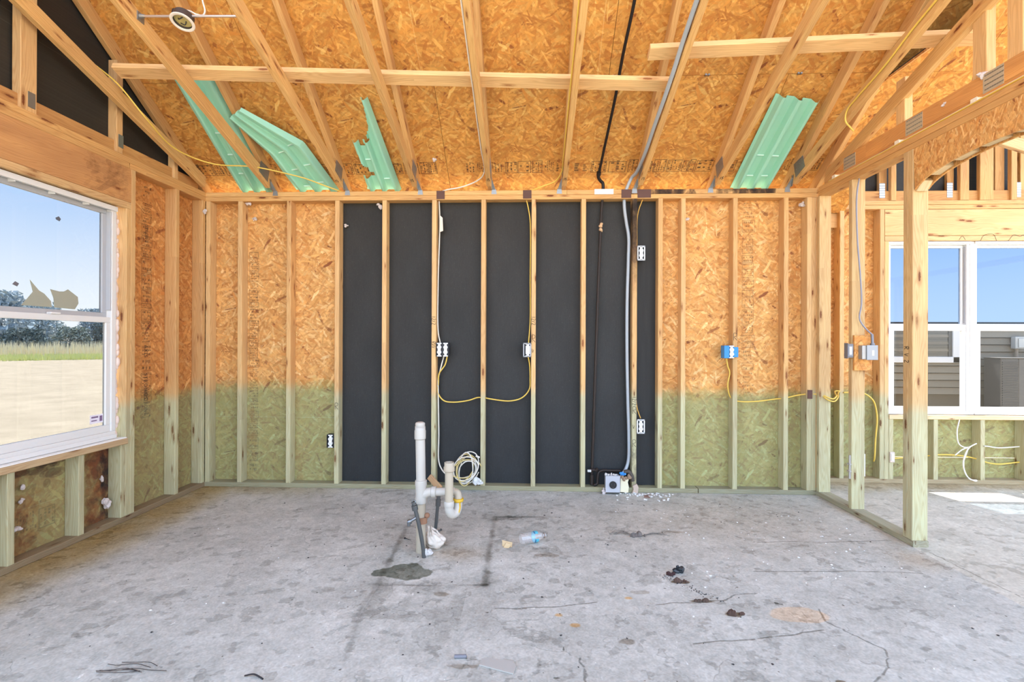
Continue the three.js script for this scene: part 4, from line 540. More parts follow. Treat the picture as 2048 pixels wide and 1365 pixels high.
// ceiling light box on its hanger bar
{
  const a = V(-2.142, 3.002, -2.614), b = V(-1.571, 2.972, -2.585), c = V(-1.885, 2.985, -2.60), n = V(0, -1, 0.30).normalize();
  const t = thing('ceiling_box', 'round metal ceiling light box on a hanger bar between two trusses', 'ceiling box', [c.x, c.y, c.z]);
  const q = new THREE.Quaternion().setFromUnitVectors(V(0, 1, 0), n), put = (g) => { g.applyQuaternion(q); g.translate(c.x, c.y, c.z); return g; };
  part(t, 'hanger_bar', mg([cyl([a.x, a.y, a.z], [b.x, b.y, b.z], 0.0065, 0.0065, 10)]), std(S(206, 196, 190), 0.3, { metalness: 0.7 }));
  part(t, 'bracket', mg([bx(a.x - 0.002, a.x + 0.003, a.y - 0.03, a.y + 0.02, a.z - 0.028, a.z + 0.022, 0.001), cyl([a.x, a.y, a.z], [a.x + 0.03, a.y, a.z], 0.014, 0.008, 12)]), galv);
  part(t, 'drum', put(lathe([[0, -0.012], [0.046, -0.012], [0.050, -0.008], [0.050, 0.036], [0.052, 0.038], [0.047, 0.038], [0.047, -0.006], [0, -0.006]], 32)), std(S(86, 80, 80), 0.45, { metalness: 0.6 }));
  part(t, 'ring', put(lathe([[0.045, 0.036], [0.058, 0.036], [0.060, 0.038], [0.058, 0.041], [0.045, 0.041], [0.045, 0.036]], 36)), std(S(232, 220, 206), 0.4));
  part(t, 'inner_plate', put(lathe([[0, 0.018], [0.045, 0.018], [0.045, 0.021], [0, 0.021]], 28)), std(S(196, 176, 110), 0.5)); part(t, 'wire_end', put(mg([tube([[0.01, 0.02, 0.01], [0.0, 0.034, 0.02], [-0.02, 0.03, 0.012]], 0.003), tube([[-0.02, 0.02, -0.01], [-0.01, 0.036, -0.016], [0.012, 0.028, -0.02]], 0.003)])), std(S(40, 36, 34), 0.5));
  part(t, 'clamp', put(mg([bx(-0.02, 0.012, -0.03, -0.012, -0.014, 0.014, 0.003), bx(-0.05, -0.03, -0.026, 0.004, -0.03, -0.012, 0.003)])), std(S(52, 50, 50), 0.5, { metalness: 0.5 }));
  cable('white cable looping down to the round ceiling light box', [[-1.80, 3.14, -2.62], [-1.79, 3.077, -2.614], [-1.776, 3.02, -2.612], [-1.785, 2.998, -2.61], [-1.82, 3.0, -2.605], [-1.85, 3.014, -2.60], [-1.885, 3.018, -2.60], [-1.90, 3.0, -2.60]], whi, 0.0045);
}

// ------------------------------------------------------------------ stub-up drain and supply pipes in the floor
{
  const pvc = std(S(184, 178, 168), 0.42), pvcOld = std(S(176, 163, 142), 0.5), glue = std(S(206, 164, 40), 0.35), blue = std(S(52, 70, 150), 0.5), z = -2.83, x = -0.627;
  const t = thing('drain_pipe', 'white plastic drain stub-up with a trap rising from the floor', 'drain pipe', [x, 0, z]);
  part(t, 'standpipe', cyl([x, 0.40, z], [x - 0.006, 0.70, z], 0.0275, 0.0275, 28), pvc);
  part(t, 'coupling', lathe([[0, 0], [0.0315, 0], [0.0325, 0.004], [0.0325, 0.05], [0.03, 0.054], [0.03, 0.075], [0, 0.075]], 28).translate(x - 0.006, 0.655, z), pvc);
  part(t, 'stripe', mg([0.2, 1.5, 2.8, 4.1, 5.3].map((a) => new THREE.CylinderGeometry(0.0285, 0.0285, 0.014, 8, 1, true, a, 0.85))).translate(x - 0.006, 0.722, z), blue, { label: 'blue printed stripe' });
  part(t, 'cap', lathe([[0, 0], [0.028, 0], [0.028, 0.036], [0.026, 0.042], [0.018, 0.046], [0, 0.047]], 28).translate(x - 0.006, 0.708, z), pvc);
  part(t, 'tee', mg([lathe([[0.0, 0], [0.030, 0], [0.034, 0.004], [0.034, 0.032], [0.031, 0.038], [0.031, 0.098], [0.034, 0.104], [0.034, 0.132], [0.031, 0.136], [0, 0.136]], 28).translate(x, 0.282, z), tube([[x, 0.315, z], [x + 0.02, 0.335, z], [x + 0.045, 0.347, z], [x + 0.075, 0.349, z]], 0.027, 24, 18), alongAxis(lathe([[0.022, 0], [0.031, 0], [0.032, 0.003], [0.032, 0.026], [0.022, 0.026]], 24), [x + 0.062, 0.349, z], [1, 0, 0])]), pvc);
  part(t, 'trap_arm', cyl([x + 0.08, 0.349, z], [-0.43, 0.353, z], 0.0235, 0.0235, 24), pvc);
  const tx = -0.452, tz = -2.765;
  part(t, 'tailpiece', mg([cyl([tx, 0.29, tz], [tx, 0.53, tz], 0.0235, 0.0235, 24), lathe([[0.02, 0], [0.031, 0], [0.0315, 0.003], [0.0315, 0.024], [0.0275, 0.028], [0.0275, 0.050], [0.021, 0.050], [0.021, 0.02]], 26).translate(tx, 0.488, tz)]), pvcOld);
  part(t, 'trap_bend', mg([tube([[tx, 0.30, tz], [tx + 0.002, 0.262, tz - 0.002], [tx + 0.016, 0.238, tz - 0.018], [tx + 0.034, 0.243, tz - 0.04], [tx + 0.042, 0.275, tz - 0.052], [tx + 0.043, 0.30, tz - 0.055]], 0.0255, 36, 18), lathe([[0.02, 0], [0.0285, 0], [0.0285, 0.03], [0.02, 0.03]], 24).translate(tx, 0.287, tz)]), pvc);
  part(t, 'trap_leg', tube([[tx + 0.043, 0.285, tz - 0.055], [tx + 0.043, 0.32, tz - 0.057], [tx + 0.036, 0.345, tz - 0.062], [tx + 0.01, 0.353, tz - 0.065]], 0.0225, 24, 18), pvcOld);
  part(t, 'slip_nut', lathe([[0.02, 0], [0.031, 0], [0.033, 0.004], [0.033, 0.014], [0.030, 0.018], [0.02, 0.018]], 10).translate(tx + 0.043, 0.30, tz - 0.055), glue, { label: 'yellow stained slip nut' });
  part(t, 'glue_run', tube([[tx + 0.055, 0.30, tz - 0.036], [tx + 0.056, 0.27, tz - 0.034], [tx + 0.05, 0.245, tz - 0.026]], 0.006, 10, 6), glue);
  part(t, 'riser', mg([cyl([x, 0.0, z], [x, 0.29, z], 0.0275, 0.0275, 24)]), pvcOld);
  part(t, 'cleanout_collar', mg([cyl([x + 0.012, 0.17, z + 0.006], [x + 0.012, 0.205, z + 0.006], 0.026), new THREE.SphereGeometry(0.016, 14, 10).translate(x + 0.038, 0.215, z + 0.008)]), std(S(150, 110, 84), 0.8), { label: 'rusty brown collar' });
  // crumpled plastic wrap round the foot
  const wrap = (() => { const g = new THREE.SphereGeometry(1, 34, 26), p = g.attributes.position; for (let i = 0; i < p.count; i++) { const a = p.getX(i), b = p.getY(i), c = p.getZ(i), f = 1 + 0.35 * (vn(a * 4 + 9, b * 3 + c * 4) - 0.5) + 0.25 * (vn(a * 9 + 3, b * 5 - c * 8) - 0.5), up = Math.max(0, b); p.setXYZ(i, (a * (1 - up * 0.75) * 0.058 + up * -0.03) * f, (b * 0.062 + 0.05) * (b > 0 ? f : 1), c * (1 - up * 0.6) * 0.05 * f); } g.computeVertexNormals(); return g; })();
  single('plastic_wrap', 'crumpled dirty white plastic wrapped around the foot of the drain stub-up', 'plastic wrap', wrap.translate(-0.556, 0.0, -2.90), std(S(214, 200, 184), 0.55));
  single('plastic_wrap', 'thin torn film collar at the foot of the left supply pipe', 'plastic wrap', lumpy(-0.588, 0.022, -2.765, 0.036, 44, 1.3, 0.4, 1), std(S(200, 196, 192), 0.4));
  const pg = std(S(74, 74, 72), 0.45), met = std(S(128, 130, 130), 0.3, { metalness: 0.8 });
  const w1 = thing('supply_pipe', 'dark grey water supply pipe leaning in front of the drain stub-up', 'supply pipe', [-0.594, 0, -2.75]);
  part(w1, 'pipe', tube([[-0.591, 0.0, -2.755], [-0.60, 0.08, -2.752], [-0.618, 0.18, -2.748], [-0.642, 0.285, -2.745]], 0.0115, 24, 12), pg);
  part(w1, 'coupling', mg([cyl([-0.640, 0.272, -2.745], [-0.645, 0.298, -2.745], 0.017), cyl([-0.646, 0.30, -2.745], [-0.65, 0.318, -2.745], 0.013)]), pg); part(w1, 'crimp_ring', tube([[-0.656, 0.318, -2.745], [-0.650, 0.326, -2.745], [-0.64, 0.324, -2.742], [-0.637, 0.316, -2.74]], 0.0035), met);
  part(w1, 'valve', mg([cyl([-0.628, 0.232, -2.748], [-0.664, 0.212, -2.735], 0.009), cyl([-0.66, 0.214, -2.735], [-0.678, 0.206, -2.73], 0.014), cyl([-0.672, 0.190, -2.725], [-0.672, 0.212, -2.725], 0.010)]), met);
  const w2 = thing('supply_pipe', 'dark grey water supply pipe with a stop valve behind the trap', 'supply pipe', [-0.59, 0, -3.08]);
  part(w2, 'pipe', cyl([-0.592, 0.0, -3.08], [-0.573, 0.21, -3.08], 0.0105, 0.0105, 14), pg); part(w2, 'coupling', mg([cyl([-0.574, 0.185, -3.08], [-0.571, 0.225, -3.08], 0.0165), cyl([-0.571, 0.225, -3.08], [-0.57, 0.27, -3.08], 0.013)]), pg);
  part(w2, 'base_sleeve', cyl([-0.597, 0.0, -3.08], [-0.597, 0.022, -3.08], 0.022), std(S(30, 30, 32), 0.6)); part(w2, 'valve_handle', mg([cyl([-0.60, 0.032, -3.06], [-0.555, 0.038, -3.06], 0.006), tube([[-0.555, 0.038, -3.06], [-0.546, 0.042, -3.055], [-0.55, 0.05, -3.05]], 0.004)]), met);
  single('wood_scrap', 'short wood offcut leaning on the bottom plate behind the drain stub-up', 'wood scrap', lumber([-0.815, 0.118, -3.985], [-0.715, 0.03, -3.945], 0.05, 0.02, [0.6, 0.7, 0.3], { tone: [0.55, 0.36, 0.22] }), woodMat[1]);
}
// ------------------------------------------------------------------ things lying on the floor
{
  const t = thing('water_bottle', 'empty clear plastic water bottle lying on the concrete', 'bottle', [0.03, 0, -2.99]);
  const dir = V(0.155, 0.004, -0.06).normalize(), q = new THREE.Quaternion().setFromUnitVectors(V(0, 1, 0), dir), put = (g) => { g.applyQuaternion(q); g.translate(-0.052, 0.0335, -2.955); return g; };
  const pet = new THREE.MeshPhysicalMaterial({ color: 0xffffff, transmission: 0.9, thickness: 0, roughness: 0.12, ior: 1.5 });
  part(t, 'body', put(lathe([[0, 0.004], [0.012, 0.006], [0.022, 0.0], [0.030, 0.004], [0.032, 0.014], [0.031, 0.03], [0.0325, 0.036], [0.031, 0.044], [0.0325, 0.05], [0.031, 0.058], [0.0325, 0.064], [0.0325, 0.10], [0.031, 0.108], [0.028, 0.122], [0.018, 0.142], [0.0125, 0.150], [0.0122, 0.166], [0.0105, 0.166], [0.0105, 0.15]], 32)), pet);
  part(t, 'label', put(new THREE.CylinderGeometry(0.0332, 0.0332, 0.024, 28, 1, true, 0.4, 5.4).translate(0, 0.098, 0)), std(S(84, 170, 186), 0.4, { side: THREE.DoubleSide }), { label: 'teal band label' });
  part(t, 'label_stripe', put(mg([new THREE.CylinderGeometry(0.0335, 0.0335, 0.007, 28, 1, true, 0.5, 5.2).translate(0, 0.088, 0)])), std(S(40, 96, 140), 0.4, { side: THREE.DoubleSide }));
  part(t, 'neck_ring', put(lathe([[0.0125, 0.152], [0.016, 0.152], [0.016, 0.156], [0.0125, 0.156]], 22)), std(S(120, 96, 80), 0.4));
}
single('cardboard_scrap', 'small tan cardboard scrap curled up left of the bottle', 'scrap', mg([polyslab([[-0.158, 0.002, -2.925], [-0.128, 0.001, -2.90], [-0.10, 0.002, -2.915], [-0.098, 0.022, -2.93], [-0.13, 0.026, -2.935], [-0.16, 0.03, -2.945]], [0, 0.3, -1], 0.003), polyslab([[-0.150, 0.001, -2.905], [-0.118, 0.001, -2.90], [-0.103, 0.018, -2.915], [-0.135, 0.024, -2.92]], [0, 0.3, -1], 0.003)]), std(S(196, 172, 132), 0.9));
single('crumpled_scrap', 'flat crumpled grey scrap on the floor right of the bottle', 'scrap', lumpy(0.683, 0.005, -3.108, 0.028, 61, 2.6, 0.3, 1.0), std(S(104, 96, 90), 0.9));
single('tar_lump', 'black shiny lump on the floor in front of the right bays', 'debris lump', lumpy(0.79, 0.016, -2.63, 0.027, 63, 1.2, 0.7, 0.8), std(S(38, 42, 46), 0.35));
single('tar_lump', 'small dark brown lump just left of the shiny black lump', 'debris lump', lumpy(0.745, 0.008, -2.60, 0.015, 64, 1.4, 0.4, 0.8), std(S(60, 34, 32), 0.8));
single('dry_leaf', 'flat brown debris patch nearest the camera right of centre', 'debris', lumpy(0.924, 0.003, -2.242, 0.026, 65, 2.2, 0.10, 0.7), std(S(78, 58, 48), 0.95));
single('dry_leaf', 'flat brown debris patch just in front of the shiny black lump', 'debris', lumpy(0.775, 0.003, -2.535, 0.022, 66, 1.9, 0.10, 0.7), std(S(84, 64, 54), 0.95));
single('dry_leaf', 'thin brown debris patch between the two other brown patches', 'debris', lumpy(0.815, 0.003, -2.345, 0.017, 67, 2.4, 0.10, 0.6), std(S(80, 64, 54), 0.95));
single('battery', 'small grey cylinder lying on the floor near the camera', 'debris', mg([cyl([-0.285, 0.007, -1.885], [-0.24, 0.007, -1.888], 0.007, 0.007, 18), cyl([-0.24, 0.007, -1.888], [-0.237, 0.007, -1.888], 0.003)]), std(S(116, 116, 122), 0.5));
{ const l = []; const q = rng(12); for (let i = 0; i < 6; i++) { const a = -1.62 + q() * 0.12, y0 = -1.74 - q() * 0.10; l.push(tube([[a, 0.004, y0], [a + 0.05, 0.008, y0 - 0.012 + q() * 0.03], [a + 0.10, 0.004, y0 - 0.02 + q() * 0.02], [a + 0.15 + q() * 0.05, 0.006, y0 - 0.01 + q() * 0.03]], 0.0011, 14, 5)); } single('dry_twig', 'dark dry twigs in the near left corner of the floor', 'twigs', mg(l), std(S(62, 54, 50), 0.9)); }
single('dry_twig', 'short curved black twig at the bottom edge of the floor', 'twig', tube([[-1.03, 0.005, -1.748], [-1.0, 0.009, -1.752], [-0.97, 0.006, -1.742], [-0.955, 0.004, -1.735]], 0.003, 16, 6), std(S(44, 40, 40), 0.9));
{ const l = [], q = rng(14); for (let i = 0; i < 6; i++) l.push(tube([[0.64 + q() * 0.05, 0.004, -3.12], [0.60 - q() * 0.05, 0.012, -3.14 - q() * 0.05], [0.57 - q() * 0.08, 0.004, -3.12 - q() * 0.06]], 0.001, 8, 4), tube([[0.70, 0.004, -3.11], [0.76 + q() * 0.06, 0.01, -3.13 - q() * 0.03], [0.84 + q() * 0.05, 0.004, -3.11 - q() * 0.05]], 0.001, 8, 4)); single('dry_grass', 'thin dry grass stems around the crumpled grey scrap', 'dry grass', mg(l), std(S(110, 104, 96), 0.9), null, { kind: 'stuff' }); }
single('nail', 'bent dark nail on the floor left of the drain stub-up', 'nail', mg([cyl([-0.765, 0.004, -3.01], [-0.722, 0.004, -2.985], 0.0028, 0.001), cyl([-0.768, 0.004, -3.012], [-0.765, 0.004, -3.01], 0.006)]), std(S(44, 42, 42), 0.5));
single('concrete_chip', 'broken edge of concrete skim near the camera, left of centre', 'concrete chip', polyslab([[-0.185, 0.001, -1.845], [-0.10, 0.001, -1.815], [-0.055, 0.001, -1.80], [-0.045, 0.001, -1.845], [-0.06, 0.001, -1.87], [-0.15, 0.001, -1.885], [-0.178, 0.001, -1.88]], [0, 1, 0], 0.005), std(S(172, 167, 158), 0.95));
{ // plaster crumbs by the range outlet, and grit across the slab
  const q = rng(81), l = [], d = []; const chip = (x, z, r) => { const g = new THREE.TetrahedronGeometry(r, 1); g.scale(1 + q(), 0.5 + q() * 0.4, 1 + q() * 0.6); g.rotateY(q() * 6); g.translate(x, r * 0.35, z); return g; };
  for (let i = 0; i < 70; i++) { const a = (q() + q() + q()) / 3; l.push(chip(0.60 + a * 0.62, -4.0 + q() * q() * 0.26, 0.003 + q() * 0.007)); }
  for (let i = 0; i < 60; i++) l.push(chip(0.9 + q() * 1.2, -2.6 - q() * 1.0, 0.002 + q() * 0.004)); for (let i = 0; i < 40; i++) l.push(chip(-2.3 + q() * 4.4, -1.8 - q() * 1.9, 0.002 + q() * 0.003));
  for (let i = 0; i < 90; i++) d.push(chip(-2.3 + q() * 4.4, -1.75 - q() * 2.1, 0.0015 + q() * 0.003)); for (let i = 0; i < 70; i++) { const a = q(); d.push(chip(0.68 + a * 0.22 + (q() - 0.5) * 0.05, -2.62 + a * 0.26 + (q() - 0.5) * 0.05, 0.0012 + q() * 0.002)); }
  single('plaster_crumbs', 'white plaster crumbs scattered on the floor by the range outlet', 'crumbs', mg(l), std(S(228, 224, 218), 0.95), null, { kind: 'stuff' });
  single('dark_grit', 'dark grit and specks scattered over the concrete floor', 'grit', mg(d), std(S(58, 54, 52), 0.95), null, { kind: 'stuff' });
}
single('pink_chip', 'reddish wood splinter on the floor in front of the range outlet', 'splinter', polyslab([[0.905, 0.002, -3.89], [0.95, 0.004, -3.87], [0.93, 0.02, -3.88], [0.96, 0.026, -3.9], [0.91, 0.012, -3.905]], [0, 0.2, -1], 0.006), std(S(140, 110, 96), 0.9));
const tuft = (label, x, y, z, r, s, a = 1, b = 1, c = 0.6) => single('insulation_tuft', label, 'insulation', lumpy(x, y, z, r, s, a, b, c), fluffMat(), 'white insulation tufts caught on the framing');
tuft('white insulation tuft on the second stud from the left corner', -2.335, 2.255, -4.08, 0.022, 101); tuft('white insulation tuft on the left corner stud near the top', -2.715, 2.294, -3.99, 0.018, 102); tuft('white insulation tuft under the top plate above the second stud', -2.37, 2.377, -4.05, 0.022, 103, 1.6, 0.4);
tuft('pale insulation tuft on the left edge of the first black panel', -1.55, 2.20, -4.09, 0.014, 104); tuft('feathery white insulation tuft under the top plate over the black panels', -1.262, 2.36, -4.07, 0.022, 105, 1.6, 0.9); tuft('white insulation tuft on the OSB right of the black panels', 1.30, 2.243, -4.10, 0.018, 106, 1.8, 0.5, 0.3);
tuft('wispy insulation tuft in the right corner under the top plate', 2.20, 2.355, -4.06, 0.026, 107, 0.8, 1.2); tuft('white paper-like tuft on the roof sheathing left of the middle truss', -0.772, 2.70, -3.93, 0.024, 108, 0.8, 1.1, 0.4); tuft('large grey insulation tuft low on the damp OSB beside the left window stud', -2.78, 0.15, -3.13, 0.034, 109, 0.5, 1.2, 1);
tuft('small insulation tuft above the large grey one on the damp OSB', -2.79, 0.315, -3.11, 0.016, 110, 0.4, 1, 1); tuft('insulation tuft high on the damp OSB at the far left', -2.79, 0.41, -2.606, 0.017, 111, 0.4, 1.2, 0.7); tuft('insulation tuft in the middle of the damp OSB at the far left', -2.79, 0.335, -2.60, 0.017, 112, 0.4, 0.8, 1.4); tuft('insulation tuft low on the damp OSB at the far left', -2.79, 0.19, -2.58, 0.022, 113, 0.4, 0.8, 1.4);

// ------------------------------------------------------------------ wall_partition: studs, plates and the framed arch
const wallPart = struct('wall_partition', 'open stud partition with a framed arch on the right', 'wall');
const xp = Xp + 0.0445;
const studP = (z, y0, y1) => part(wallPart, 'stud', lumber([xp, y0, -z], [xp, y1, -z], 0.092, 0.038, [1, 0, 0], { green: 0.80, tone: [0.66, 0.47, 0.25] }), woodMat[1]);
studP(4.0, 0.038, 2.391); studP(3.604, 0.038, 2.391); studP(3.087, 0.038, 2.391); studP(3.049, 0.038, 2.391); studP(2.07, 0, 2.391); studP(2.03, 0, 2.391);
part(wallPart, 'bottom_plate', lumber([xp, 0.019, -4.10], [xp, 0.019, -3.022], 0.089, 0.038, [1, 0, 0], { tone: [0.36, 0.37, 0.30] }), woodMat[0]);
part(wallPart, 'top_plate', lumber([xp, 2.448, -4.0], [xp, 2.448, 3.9], 0.089, 0.037, [1, 0, 0], { tone: [0.70, 0.41, 0.165] }), woodMat[0]);
part(wallPart, 'top_plate', lumber([xp, 2.410, -4.0], [xp, 2.410, 3.9], 0.089, 0.037, [1, 0, 0], { tone: [0.70, 0.41, 0.165] }), woodMat[1]);
{
  const ay = (Z) => 2.12 + 0.115 * Math.sqrt(Math.max(0, 1 - ((Z - 2.555) / 0.475) ** 2)), N = 22, skin = (x) => { const pts = [[x, 2.391, -3.03], [x, 2.391, -2.09]]; for (let i = 0; i <= N; i++) { const a = Math.PI * i / N, Z = 2.555 - Math.cos(a) * 0.465; pts.push([x, ay(Z), -Z]); } return polyslab(pts, [1, 0, 0], 0.011); };
  const am = osbMat(osbPlain); for (const x of [2.302, 2.376]) part(wallPart, 'arch_panel', skin(x), am);
  for (const [za, zb2] of [[3.03, 2.985], [2.93, 2.84], [2.78, 2.68], [2.62, 2.50], [2.44, 2.33], [2.26, 2.17]]) { const ya = ay(za) + 0.012, yb = ay(zb2) + 0.012; const a = V(0, yb - ya, za - zb2).normalize(); part(wallPart, 'arch_block', lumber([xp, ya + 0.012, -za], [xp, yb + 0.012, -zb2], 0.062, 0.032, [1, 0, 0], { tone: [0.76, 0.62, 0.42] }), wm()); }
}
pen(wallPart, 'marker_writing', [...glyphs('V', true), ...glyphs('2', true).map((s) => s.map((p) => [p[0], p[1] - 1.2])), ...glyphs('R', true).map((s) => s.map((p) => [p[0], p[1] + 1.2]))], [2.2975, 1.16, -3.075], [0, 0, 1], [0, 1, 0], 0.034);
{
  const z = -3.58, b = single('wood_block', 'square plywood block nailed on the partition stud behind the grey control box', 'wood block', bx(2.302, 2.424, 1.028, 1.277, z, z + 0.018, 0.002), osbMat(osbTex(71, 0.12, 0.25, { tone: 'rgb(255,240,220)' })));
  const t = thing('control_box', 'small grey control box with a light label on the plywood block', 'control box', [2.385, 1.10, z + 0.05]);
  part(t, 'box', bx(2.328, 2.395, 1.108, 1.205, z + 0.018, z + 0.06, 0.003), metalBox); part(t, 'cover', bx(2.355, 2.432, 1.104, 1.208, z + 0.06, z + 0.068, 0.003), std(S(150, 154, 158), 0.4, { metalness: 0.3 }));
  part(t, 'label', bx(2.390, 2.405, 1.135, 1.172, z + 0.068, z + 0.069, 0.001), std(S(226, 216, 196), 0.5)); part(t, 'connector', mg([cyl([2.408, 1.208, z + 0.045], [2.408, 1.285, z + 0.04], 0.009), cyl([2.408, 1.208, z + 0.045], [2.408, 1.222, z + 0.045], 0.014)]), std(S(120, 122, 130), 0.4, { metalness: 0.5 }));
  cable('grey cable down the partition stud to the grey control box', [[2.335, 2.395, z + 0.014], [2.318, 2.27, z + 0.014], [2.323, 1.96, z + 0.014], [2.345, 1.68, z + 0.014], [2.352, 1.50, z + 0.014], [2.34, 1.39, z + 0.014], [2.38, 1.315, z + 0.03], [2.405, 1.285, z + 0.042]], std(S(140, 138, 146), 0.5), 0.0052);
  const s = thing('switch_box', 'grey switch box on the left side of the partition stud', 'switch box', [2.27, 1.12, z + 0.01]);
  part(s, 'box', bx(2.262, 2.30, 1.118, 1.216, z - 0.02, z + 0.012, 0.004), std(S(150, 150, 152), 0.45)); part(s, 'front_frame', mg([bx(2.256, 2.262, 1.112, 1.222, z - 0.024, z + 0.016, 0.002), bx(2.2655, 2.295, 1.205, 1.212, z + 0.012, z + 0.015), bx(2.2655, 2.295, 1.122, 1.128, z + 0.012, z + 0.015)]), std(S(110, 110, 114), 0.5)); part(s, 'switch', bx(2.27, 2.288, 1.14, 1.195, z + 0.012, z + 0.016, 0.002), devWhite);
  pen(wallPart, 'marker_writing', [...glyphs('1'), ...glyphs('V').map((q) => q.map((p) => [p[0] + 0.1, p[1] - 1.4]))], [2.315, 1.23, -3.584], [1, 0, 0], [0, 1, 0], 0.04);
}
cable('yellow cables looping from the corner into the right room, upper strand', [[2.33, 0.805, -3.97], [2.355, 0.79, -3.95], [2.39, 0.782, -3.95], [2.44, 0.80, -3.99], [2.50, 0.803, -4.1], [2.62, 0.81, -4.30], [2.72, 0.80, -4.40]], yel, 0.0055);
cable('yellow cables looping from the corner into the right room, lower strand', [[2.33, 0.80, -3.985], [2.36, 0.77, -3.96], [2.41, 0.76, -3.97], [2.47, 0.785, -4.02], [2.55, 0.80, -4.15], [2.70, 0.795, -4.38]], yel, 0.0055);
cable('yellow cable arching down beside the king stud in the right room', [[2.74, 0.79, -4.38], [2.86, 0.792, -4.37], [2.92, 0.775, -4.36], [2.98, 0.72, -4.36], [3.012, 0.63, -4.37], [3.018, 0.56, -4.37], [3.005, 0.385, -4.37], [3.0, 0.22, -4.375], [3.01, 0.19, -4.40]], yel, 0.0065);
for (const [x, y, n] of [[2.322, 2.477, 'lowest yellow'], [2.330, 2.484, 'white'], [2.340, 2.480, 'upper yellow']]) cable(n + ' cable lying in the gap on top of the partition plate', [[x, y, -3.9], [x + 0.004, y + 0.004, -3.4], [x - 0.003, y + 0.002, -2.9], [x + 0.003, y + 0.006, -2.5], [x, y, -2.0]], n === 'white' ? whi : yel, 0.0055);

// ------------------------------------------------------------------ right room: back wall, window_2, gable, side wall
const wallFar = struct('wall_right_back', 'sunlit open stud wall of the right room around a twin window', 'wall');
const zf = -Zr - 0.0445, zfb = -Zr - 0.0895, LT = [0.74, 0.52, 0.28];
const studF = (x, y0, y1) => part(wallFar, 'stud', lumber([x, y0, zf], [x, y1, zf], 0.089, 0.038, [0, 0, 1], { green: 0.78, tone: LT }), wm());
for (const x of [2.42, 2.730, 3.073, 4.74, 5.15, 5.56, 5.97, 6.4, 6.9]) studF(x, 0.038, 2.391);
for (const x of [3.112, 4.70]) studF(x, 0.038, 2.112);
for (const x of [3.152, 3.53, 3.925, 4.29, 4.66]) studF(x, 0.038, 0.562);
part(wallFar, 'bottom_plate', lumber([2.40, 0.019, zf], [7.0, 0.019, zf], 0.089, 0.038, [0, 0, 1], { tone: [0.46, 0.40, 0.28] }), woodMat[0]);
part(wallFar, 'top_plate', lumber([2.40, 2.448, zf], [7.0, 2.448, zf], 0.089, 0.036, [0, 0, 1], { tone: [0.78, 0.50, 0.24] }), woodMat[2]);
part(wallFar, 'top_plate', lumber([2.40, 2.410, zf], [7.0, 2.410, zf], 0.089, 0.036, [0, 0, 1], { tone: [0.78, 0.50, 0.24] }), woodMat[0]);
part(wallFar, 'header', lumber([3.095, 2.275, -Zr - 0.02], [4.72, 2.275, -Zr - 0.02], 0.228, 0.038, [0, 1, 0], { tone: [0.80, 0.54, 0.29] }), new THREE.MeshStandardMaterial({ map: pine(57, 12, 1.2), vertexColors: true, roughness: 0.75 }));
part(wallFar, 'header', bx(3.095, 4.72, 2.161, 2.39, -Zr - 0.05, -Zr - 0.088), osbPlainMat);
part(wallFar, 'head_plate', lumber([3.095, 2.136, zf], [4.72, 2.136, zf], 0.089, 0.044, [0, 0, 1], { tone: [0.80, 0.56, 0.31] }), woodMat[1]);
part(wallFar, 'rough_sill', lumber([3.132, 0.580, zf + 0.004], [4.68, 0.580, zf + 0.004], 0.095, 0.038, [0, 0, 1], { tone: [0.82, 0.68, 0.48] }), woodMat[0]);
pen(wallFar, 'marker_writing', [[[0, 0], [0.3, 0.35], [0.6, 0]], [[2, -0.1], [2.3, 0.4], [3.2, 0.5], [3.5, -0.1]], [[4.6, -0.1], [5.1, 0.45], [5.7, 0.3], [6.0, 0.45], [6.2, 0]]], [3.72, 2.122, -Zr + 0.0005], [1, 0, 0], [0, 1, 0], 0.09);
const panelFar = (x0, x1, y0, y1, tex) => part(wallFar, 'osb_panel', slab(V(x0, y0, zfb), V(x1 - x0, 0, 0), V(0, y1 - y0, 0), 0.011), osbMat(tex));
panelFar(2.40, 3.13, 0, 2.467, osbTex(61, 0.73, 2.467, { green: 0.80 })); panelFar(3.132, 4.70, 0, 0.21, osbTex(62, 1.57, 0.21, { green: 0.4 })); panelFar(3.132, 4.70, 0.214, 0.575, osbTex(63, 1.57, 0.36, { green: 0.6 })); panelFar(3.132, 4.70, 2.14, 2.467, osbTex(64, 1.57, 0.33, {})); panelFar(4.70, 7.0, 0, 2.467, osbTex(65, 2.3, 2.467, { green: 0.8, ppm: 200 }));
part(wallFar, 'osb_panel', slab(V(2.301, 0, -4.1105), V(0.11, 0, 0), V(0, 2.467, 0), 0.011), osbPlainMat);
part(wallFar, 'osb_panel', slab(V(2.411, 0, -4.122), V(0, 0, -0.355), V(0, 2.467, 0), 0.011), osbMat(osbTex(66, 0.37, 2.467, { green: 0.8 })));
for (const [za, zb2] of [[-3.9, -1.9], [4.48, 3.6]]) part(wallFar, 'osb_panel', slab(V(7.0, 0, -zb2), V(0, 0, zb2 - za), V(0, 2.467, 0), -0.011), osbPlainMat);
for (const z of [4.4, 3.6, 2.2, 0.8, -0.6, -1.9, -3.8]) part(wallFar, 'post', lumber([6.95, 0, -z], [6.95, 2.39, -z], 0.089, 0.089, [1, 0, 0]), woodMat[0]);
part(wallFar, 'top_plate', lumber([6.95, 2.43, -4.35], [6.95, 2.43, 3.9], 0.089, 0.076, [1, 0, 0]), woodMat[0]);
